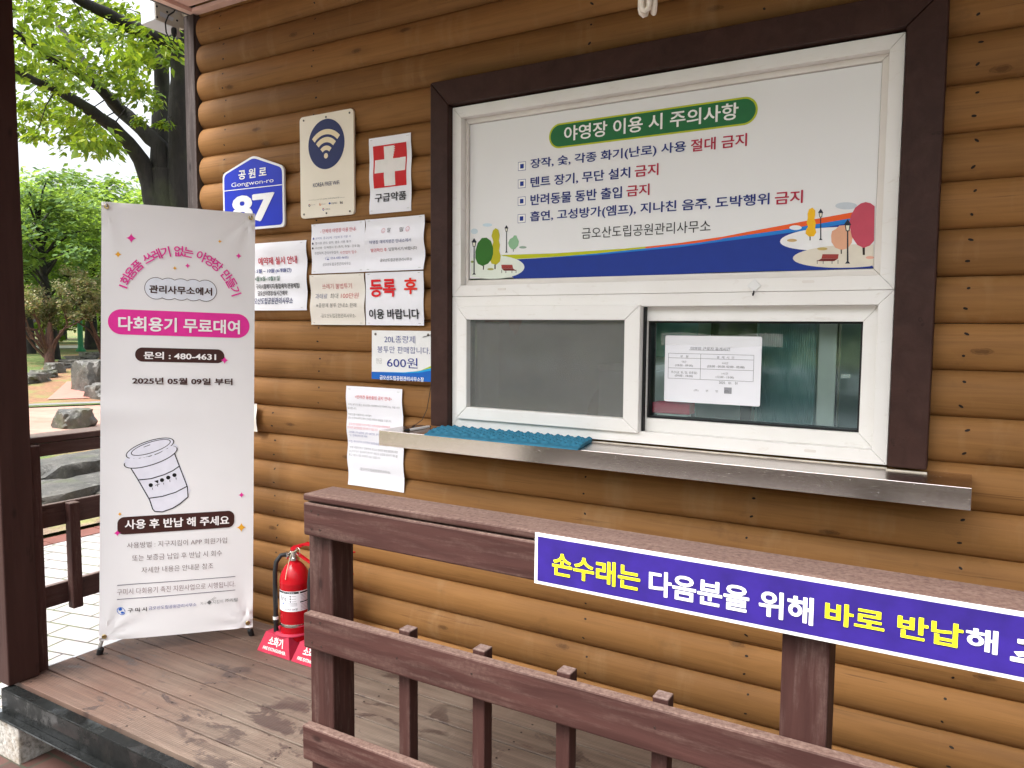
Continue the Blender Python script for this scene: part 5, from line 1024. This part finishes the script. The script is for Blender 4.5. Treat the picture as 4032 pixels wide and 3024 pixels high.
b = MB(); b.poly([mid(A_, B_, .18)+ex*2.4+Vector((0, 0, .022)), mid(A_, B_, .72)+ex*2.4+Vector((0, 0, .022)), mid(A_, B_, .78)+ex*2.4+Vector((0, 0, .04)), mid(A_, B_, .18)+ex*2.4+Vector((0, 0, .044))], (.002, 0, 0)); b.build('recess', M_ALU, r_, .001)
for t, q in ((.06, .012), (.06, .06), (.93, .035), (.5, .055)): b = MB(); b.lathe([(.005, 0), (.004, .003), (0, .004)], mid(A_, B_, t)+ex*2.2+Vector((0, 0, q)), 10, axis=(1, 0, 0)); b.build('bolt', M_DARK, r_)
b = MB(); c0 = Vector((-3.291, -.022, 2.762)); b.lathe([(.011, .012), (.013, .004), (.013, -.012), (.010, -.022), (.006, -.028)], c0, 12); b.tube([c0+Vector((0, 0, -.025)), c0+Vector((0, -.004, -.046)), c0+Vector((0, -.022, -.052)), c0+Vector((0, -.042, -.02)), c0+Vector((0, -.045, .02)), c0+Vector((0, -.028, .06)), c0+Vector((0, 0, .085)), c0+Vector((0, .01, .10))], .0032, 8); b.build('cable', M_BLACK, r_)
b = MB(); b.box(-3.345, -3.325, .01, .06, 2.80, 2.90); b.box(-3.335, -3.22, .045, .06, 2.86, 2.89); b.build('bracket', plain('cream_painted_metal', None), r_, .002)

# ------------------------------------------------------------------ trees, rocks and the green post
def leaves(clusters, ll, droop=.6, flat_=.55, seed=1, spread=1.0):
    """clusters: (x, y, z, radius, count); leaf shaped quads through the volume"""
    rg = random.Random(seed); V, F = [], []
    for cx, cy, cz, r, n in clusters:
        sa = rg.uniform(0, 2*pi)
        for _ in range(n):
            a, q = rg.uniform(0, 2*pi), r*rg.random()**.45*spread
            px, py, pz = cx+q*cos(a), cy+q*sin(a), cz+rg.gauss(0, 1)*r*flat_*.55
            t = Vector((cos(sa+rg.gauss(0, .9)), sin(sa+rg.gauss(0, .9)), -droop*rg.uniform(.2, 1.5))).normalized()
            nrm = Vector((rg.gauss(0, .5), rg.gauss(0, .5), 1)).normalized(); s_ = t.cross(nrm).normalized()
            L = ll*rg.uniform(.6, 1.3); W_ = L*rg.uniform(.2, .3); p = Vector((px, py, pz)); i = len(V); m = p+t*L*.42
            V += [p, m+s_*W_+nrm*W_*.25, p+t*L, m-s_*W_+nrm*W_*.25]; F.append((i, i+1, i+2, i+3))
    return V, F
def leaf_obj(name, V, F, mat, parent):
    b = MB(); b.v = [tuple(v) for v in V]; b.f = [list(f) for f in F]; b.m = [0]*len(F); b.sm = [False]*len(F); return b.build(name, mat, parent, fix=False)
ZT = thing('zelkova_tree', 'large dark multi stemmed tree with bright spring leaves just beyond the cabin corner', 'tree', (-7.35, 2.8, -.25))
limbs = [([(-7.38, 2.85, -.3), (-7.36, 2.84, .6), (-7.35, 2.83, 1.5), (-7.36, 2.80, 2.4), (-7.38, 2.79, 3.0)], [.38, .25, .215, .19, .13]),
 ([(-7.40, 2.74, 2.55), (-7.457, 2.683, 2.85), (-7.484, 2.60, 3.07), (-7.466, 2.46, 3.219), (-7.366, 2.23, 3.316), (-7.283, 1.967, 3.388), (-7.173, 1.752, 3.42), (-7.071, 1.524, 3.45), (-6.969, 1.296, 3.44), (-6.864, 1.073, 3.458), (-6.707, 0.738, 3.5)], [.12, .098, .084, .072, .063, .054, .045, .038, .032, .026, .018]),
 ([(-7.377, 2.828, 2.7), (-7.413, 2.763, 3.24), (-7.568, 2.688, 3.409), (-7.808, 2.669, 3.579), (-7.95, 2.619, 3.719), (-8.167, 2.639, 3.878), (-8.386, 2.658, 4.086), (-8.633, 2.623, 4.403), (-8.989, 2.6, 4.807), (-9.4, 2.6, 5.4)], [.12, .092, .078, .072, .066, .055, .045, .035, .025, .016]),
 ([(-7.42, 2.773, 2.6), (-7.485, 2.84, 3.332), (-7.556, 2.917, 3.805), (-7.552, 2.924, 4.141), (-7.644, 2.965, 4.615), (-7.833, 3.036, 5.183), (-8.0, 3.1, 6.2), (-8.1, 3.0, 7.4)], [.12, .092, .085, .08, .075, .065, .05, .03]),
 ([(-7.27, 2.857, 2.4), (-7.22, 2.869, 3.31), (-7.13, 2.823, 3.724), (-7.12, 2.825, 4.048), (-6.962, 2.752, 4.521), (-6.771, 2.683, 4.867), (-6.4, 2.6, 5.6), (-6.1, 2.4, 6.8)], [.13, .105, .098, .092, .08, .07, .05, .03]),
 ([(-7.05, 2.80, 4.2), (-7.209, 2.307, 4.285), (-7.119, 2.056, 4.284), (-7.097, 1.889, 4.29), (-7.056, 1.756, 4.292), (-6.978, 1.486, 4.3), (-6.8, 1.0, 4.4), (-6.6, .4, 4.6)], [.075, .066, .058, .05, .044, .034, .028, .018]),
 ([(-7.808, 2.669, 3.579), (-7.684, 2.274, 3.767), (-7.627, 1.965, 3.859), (-7.553, 1.686, 3.884), (-7.447, 1.464, 3.932), (-7.404, 1.335, 3.96), (-7.244, 1.006, 4.0), (-7.0, .4, 4.2)], [.05, .044, .04, .04, .042, .036, .028, .018])]
b = MB(); rg = random.Random(4); tips = []
for pts, rad in limbs:
    q = []; rr = []
    for i in range(len(pts)-1):
        for t in (0, .5):
            p = Vector(pts[i]).lerp(Vector(pts[i+1]), t); k = rad[i]+(rad[i+1]-rad[i])*t; q.append(p+Vector((rg.gauss(0, .06), rg.gauss(0, .06), rg.gauss(0, .05)))*k); rr.append(k*rg.uniform(.93, 1.07))
    q.append(Vector(pts[-1])); rr.append(rad[-1]); b.tube(q, rr, 12); tips.append(q)
CL = [(-6.92, 1.22, 4.02, .16), (-7.54, 1.74, 4.35, .14), (-7.08, 1.63, 4.14, .15), (-7.76, 1.66, 4.16, .07), (-7.56, 2.13, 4.33, .11), (-6.51, 1.04, 3.58, .11), (-6.32, 1.09, 3.6, .12), (-8.12, 2.27, 4.24, .14), (-6.75, 1.64, 3.89, .13), (-6.64, 1.7, 3.89, .13), (-8.25, 2.88, 4.55, .18), (-7.03, 2.26, 4.17, .14), (-7.75, 2.93, 4.42, .17), (-6.91, 2.52, 4.1, .14), (-7.2, 2.85, 4.15, .11), (-6.74, 1.07, 3.51, .1), (-7.8, 1.77, 3.89, .15), (-8.25, 2.19, 4.05, .16), (-7.4, 1.88, 3.78, .14), (-7.82, 2.28, 3.9, .15), (-7.6, 2.32, 3.93, .12), (-6.2, 1.58, 3.61, .11), (-7.65, 2.68, 4.18, .14), (-7.74, 1.63, 3.7, .1), (-7.01, 1.4, 3.51, .11), (-6.33, 1.18, 3.31, .09), (-8.25, 2.18, 3.72, .13), (-7.28, 1.82, 3.49, .09), (-8.05, 1.75, 3.53, .09), (-8.4, 1.98, 3.52, .15), (-7.96, 1.89, 3.44, .11), (-8.51, 2.0, 3.39, .08), (-7.26, 1.44, 3.04, .06), (-8.09, 2.13, 3.49, .12), (-7.23, 1.76, 3.26, .13), (-8.28, 2.5, 3.49, .15), (-8.19, 2.35, 3.28, .15), (-6.39, 1.42, 2.89, .1), (-6.44, 1.54, 2.96, .09), (-6.6, 1.69, 2.94, .09), (-8.43, 2.4, 3.39, .08), (-7.05, 2.04, 3.63, .1), (-7.42, 2.4, 3.86, .11), (-6.66, 2.03, 3.59, .09), (-7.07, 2.39, 3.62, .09), (-6.88, 2.09, 3.52, .07), (-6.7, 2.23, 3.45, .07), (-7.27, 2.45, 3.41, .05), (-7.15, 2.65, 3.41, .05), (-7.73, 3.32, 4.69, .08), (-7.56, 2.44, 4.57, .11), (-8.05, 2.89, 4.73, .11), (-8.01, 2.56, 4.67, .09), (-8.08, 3.15, 4.39, .15), (-7.35, 2.77, 4.11, .11)]
allp = [p for q in tips for p in q[2:]]
def twig(x, y, z):
    p = Vector((x, y, z)); n_ = min(allp, key=lambda a: (a-p).length); m_ = n_.lerp(p, .5)+Vector((0, 0, .06)); b.tube([n_, m_, p], [.008, .005, .002], 5)
cl2 = [(x, y, z, r*1.45, int(4200*r*r)+34) for x, y, z, r in CL]
for k, (x, y, z, r) in enumerate(CL):
    if k % 4 == 0: twig(x, y, z)
for k in range(150):                                                   # the rest of the crown, above and beyond the frame
    a = rg.uniform(0, 2*pi); q = rg.uniform(.6, 3.6); z = rg.uniform(4.7, 8.2); x, y = -7.3+q*cos(a), 2.6+q*sin(a)
    if z < 5.6 and q < 1.2: continue
    cl2.append((x, y, z, rg.uniform(.25, .42), 75))
    if k % 2 == 0: twig(x, y, z)
b.build('trunk', M_BARK, ZT, ang=70)
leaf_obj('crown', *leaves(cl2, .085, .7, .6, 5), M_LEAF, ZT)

def make_tree(name, label, h, r, ct, mat, bark, seed, card=.26, nb=46, per=70, group='trees behind the lawn', tr=.13, low=.32):
    t = thing(name, label, 'tree', (0, 0, 0), group); rg = random.Random(seed); b = MB(); cl = []; ends = []
    for k in range(nb):
        a = rg.uniform(0, 2*pi); u = rg.uniform(-1, 1); q = rg.random()**.35; z = h*(low+1)/2+u*h*(1-low)/2*q; w_ = math.sqrt(max(0, 1-u*u))*q
        x, y = r*w_*cos(a), r*w_*sin(a); cr_ = r*rg.uniform(.17, .30); cl.append((x, y, z, cr_, per)); ends.append(Vector((x, y, z)))
    lean = Vector((rg.uniform(-.2, .2), rg.uniform(-.2, .2), 0)); tp = [Vector((0, 0, -.1)), Vector((0, 0, h*.2))+lean*.3, Vector((0, 0, h*.45))+lean, Vector((0, 0, h*.8))+lean*1.5]
    b.tube(tp, [tr*1.35, tr, tr*.75, tr*.25], 10)
    for e in ends[::2]:
        zz = max(.18, min(.7, e.z/h*.72)); s_ = tp[1].lerp(tp[3], (zz-.18)/.55); b.tube([s_, s_.lerp(e, .5)+Vector((0, 0, .12*r)), e], [tr*.3, tr*.18, tr*.06], 5)
    b.build('trunk', bark, t); leaf_obj('crown', *leaves(cl, card, .35, .5, seed+9), mat, t); return t
def put(o, s, t, rz=0, sc_=1, lab=None, grp=None):
    x, y = ST(s, t); o.location = (x, y, terr(x, y)); o.rotation_euler.z = rz; o.scale = (sc_,)*3
    if lab: o['label'] = lab
    if grp: o['group'] = grp
    return o
t1 = make_tree('maple_tree', 'bright yellow green tree filling the gap left of the banner', 5.6, 2.9, 0, M_LEAF2, M_BARK, 11, card=.22, nb=85, per=100)
put(t1, 29.5, -.9)
put(copy_tree(t1), 34, 3.0, 1.2, 1.2, 'tall bright green tree behind the big dark trunk')
put(copy_tree(t1), 40, -1.5, 2.4, 1.3, 'far bright tree glowing between the pine stems')
put(copy_tree(t1), 33, -4.6, 4.0, 1.2, 'bright tree hidden mostly by the porch post')
put(copy_tree(t1), 36, 8.0, 5.1, 1.2, 'bright tree far behind the cabin corner')
t2 = make_tree('broadleaf_tree', 'deep green shady tree behind the left pine', 5.2, 2.1, 0, M_LEAF3, M_BARK, 23, card=.2, tr=.14, low=.30, nb=60, per=105)
put(t2, 25.6, -.22)
put(copy_tree(t2), 33.4, .93, 2, 1.3, 'deep green tree with a thick dark trunk right of the green post')
put(copy_tree(t2), 38, -3.6, 3, 1.5, 'deep green tree far off at the left')
t4 = make_tree('garden_bush', 'bright low bush at the far edge of the road, leftmost', 2.5, 1.5, 0, M_LEAF2, M_BARK, 31, card=.24, nb=30, per=70, group='bushes along the far road', tr=.04, low=.05)
put(t4, 44, -2.9)
for s_, t_, rz, lab in ((44.5, -.6, 1, 'bright low bush between the pine stem and green post'), (43.5, 1.7, 2, 'bright low bush right of the green post'), (45, 4, 3, 'bright low bush hidden behind the banner'), (45, -5.5, 4, 'bright low bush hidden behind the porch post')): put(copy_tree(t4), s_, t_, rz, 1.2, lab)
for s_, t_, sc_, lab in ((52, -5, 1.5, 'pale wooded backdrop tree at far left'), (53, 0, 1.55, 'pale wooded backdrop tree at centre'), (52, 5.5, 1.5, 'pale wooded backdrop tree at right')): put(copy_tree(t1), s_, t_, s_, sc_, lab)

def pine(label, s, t, seed, h=2.35, r=1.05, dirb=0):
    o = thing('pine_tree', label, 'pine', (0, 0, 0), 'low umbrella pines on the lawn'); rg = random.Random(seed); b = MB(); cl = []
    for k in range(13):
        a = rg.uniform(0, 2*pi); q = r*rg.uniform(.45, 1.0); e = Vector((q*cos(a), q*sin(a), h*(.60+.34*rg.random()*(1.25-q/r)))); m_ = Vector((e.x*.4, e.y*.4, h*rg.uniform(.26, .4))); m2 = Vector((e.x*.75, e.y*.75, h*rg.uniform(.48, .6)))
        m_ += Vector((rg.gauss(0, .07), rg.gauss(0, .07), rg.gauss(0, .08))); m2 += Vector((rg.gauss(0, .09), rg.gauss(0, .09), rg.gauss(0, .08))); w_ = rg.uniform(.55, 1.15)
        b.tube([Vector((rg.gauss(0, .02), rg.gauss(0, .02), .05+rg.uniform(0, .45))), m_, m2, e], [.05*w_, .034*w_, .022*w_, .008], 6)
        for j in range(6):
            f = m2.lerp(e, rg.uniform(.15, 1.25))+Vector((rg.gauss(0, .12), rg.gauss(0, .12), rg.uniform(-.05, .34))); f.z = min(f.z, h*1.02); cl.append((*f, rg.uniform(.10, .27), 130)); b.tube([m2, f], [.012, .004], 4)
    b.tube([(0, 0, -.1), (.03, 0, .2), (.0, .06, .6), (.06, .02, 1.1)], [.14, .115, .09, .05], 10); b.build('trunk', M_BARKR, o); leaf_obj('crown', *leaves(cl, .085, -.5, .75, seed), M_PINE, o); return put(o, s, t)
pine('low umbrella pine with spreading reddish stems, left one', 23.8, -.32, 41, 2.25); pine('low umbrella pine with orange tinged top beside the banner edge', 24.2, .98, 43, 2.5, 1.0)

r_ = thing('lamp_post', 'green painted metal post standing on the lawn beyond the pines', 'post', (*ST(31.1, .55), terr(*ST(31.1, .55))))
x, y = ST(31.1, .55); z = terr(x, y); b = MB(); b.lathe([(.16, 0), (.16, .05), (.10, .12), (.088, .2), (.08, 2.9), (.06, 3.2)], (x, y, z), 18); b.build('pole', M_GREENP, r_)
b = MB(); b.lathe([(.05, 3.2), (.20, 3.25), (.24, 3.5), (.26, 3.52), (.05, 3.7), (0, 3.72)], (x, y, z), 16); b.build('lantern', plain('dark_green_lantern', (.012, .08, .05), .4), r_)

def rock(label, x, y, sx, sy, sz, seed, group, z=None, rz=0):
    bm = bmesh.new(); bmesh.ops.create_icosphere(bm, subdivisions=4, radius=1)
    for v in bm.verts:
        d = v.co.normalized(); n_ = noise.fractal(d*1.3+Vector((seed*3.1, seed, 0)), .8, 2.1, 4)*.30+noise.cell(d*1.6+Vector((seed, 0, 0)))*.10
        c = d*(1+n_); c = Vector((max(-.82, min(.82, c.x)), max(-.85, min(.85, c.y)), max(-.6, min(.72, c.z)))); v.co = Vector((c.x*sx, c.y*sy, c.z*sz))
    me = bpy.data.meshes.new('rock'); bm.to_mesh(me); bm.free(); me.materials.append(M_ROCK); me.polygons.foreach_set('use_smooth', [True]*len(me.polygons)); me.set_sharp_from_angle(angle=R(32))
    o = bpy.data.objects.new('rock', me); col.objects.link(o); o.location = (x, y, (terr(x, y) if z is None else z)+sz*.35); o.rotation_euler.z = rz; return tag(o, label, 'rock', group)
GB = 'boulders edging the garden bed'; GS = 'rocks scattered on the slope'
rock('long wet boulder seen through the gap under the cap rail', -7.45, 1.80, .36, .80, .30, 1, GB, -.25, .1); rock('flat pale boulder showing just above the middle rail', -6.75, 1.25, .42, .85, .22, 2, GB, -.25, .3)
rock('dark boulder beside the long wet one, next to the banner edge', -7.1, 2.75, .36, .5, .30, 3, GB, -.25); rock('low mossy stone by the brick edging behind the lower rail', -6.35, .30, .3, .5, .15, 4, GB, -.25); rock('low dark stone near the banner edge behind the side railing', -6.3, 1.75, .28, .45, .19, 5, GB, -.25)
rock('boulder hidden by the porch post', -7.6, -.2, .4, .7, .28, 6, GB, -.25); rock('boulder hidden behind the banner', -7.3, 4.0, .4, .7, .3, 7, GB, -.25)
rock('rounded dark rock sitting alone on the red paving', -11.95, 4.35, .28, .30, .27, 8, GS, -.25)
rock('large pale grey rock half behind the banner edge', -16.05, 7.25, .5, .55, .75, 9, GS, -.22); rock('jagged pale rock at the foot of the large one', -15.0, 6.75, .4, .4, .34, 10, GS, -.2)
for k, (s_, t_, w_, h_, lab) in enumerate(((21.8, -.17, .26, .24, 'dark squat rock in the middle of the row'), (21.0, -.40, .34, .17, 'flat mossy rock below the squat one'), (20.2, -.66, .40, .2, 'pale flat rock at the lower left end of the row'), (22.8, .02, .34, .12, 'thin slab rock above the squat one'), (23.8, .22, .36, .12, 'slab rock below the green post'), (24.9, .46, .42, .12, 'highest slab of the rock row'), (26.2, .8, .45, .14, 'slab rock near the banner edge at the top of the row'))):
    x, y = ST(s_, t_); rock(lab, x, y, w_, w_*.9, h_, 20+k, GS, None, k)
# yard trees seen in the window glass, and bushes added to block low sky
GR = 'trees across the yard behind the viewer'
WD = ('far left', 'left', 'left of centre', 'centre', 'right of centre', 'right', 'far right')
t5 = make_tree('added_bush', 'tall leafy bush added across the yard to block low sky', 4.4, 2.7, 0, M_LEAF3, M_BARK, 57, card=.17, nb=70, per=110, group='bushes added behind the viewer to block low sky', tr=.05, low=.02)
t5.location = (-38.5, -17, -.3)
for k in range(16):
    o = copy_tree(t5); o.location = (-34+4.3*k+random.uniform(-.6, .6), -17+random.uniform(-.8, .8), -.3); o.rotation_euler.z = k*2.1; o.scale = (1, 1, .9+.25*random.random()); o['label'] = 'tall leafy bush added across the yard to block low sky, '+('leftmost' if k == 0 else 'rightmost' if k == 15 else 'one of the middle run'); o['group'] = 'bushes added behind the viewer to block low sky'
for k in range(14):
    x, y, src, sc_ = -30+4.6*k+random.uniform(-1, 1), -19-3.5*(k % 2)+random.uniform(-1, 1), (t2, t1, t2)[k % 3], random.uniform(1.3, 1.6); lab = ('bright', 'deep green')[src is t2]+' tree across the yard, '+('front' if k % 2 == 0 else 'back')+' row, '+WD[k//2]
    o = copy_tree(src); o.location = (x, y, -.25); o.rotation_euler.z = k*1.7; o.scale = (sc_,)*3; o['label'] = lab; o['group'] = GR
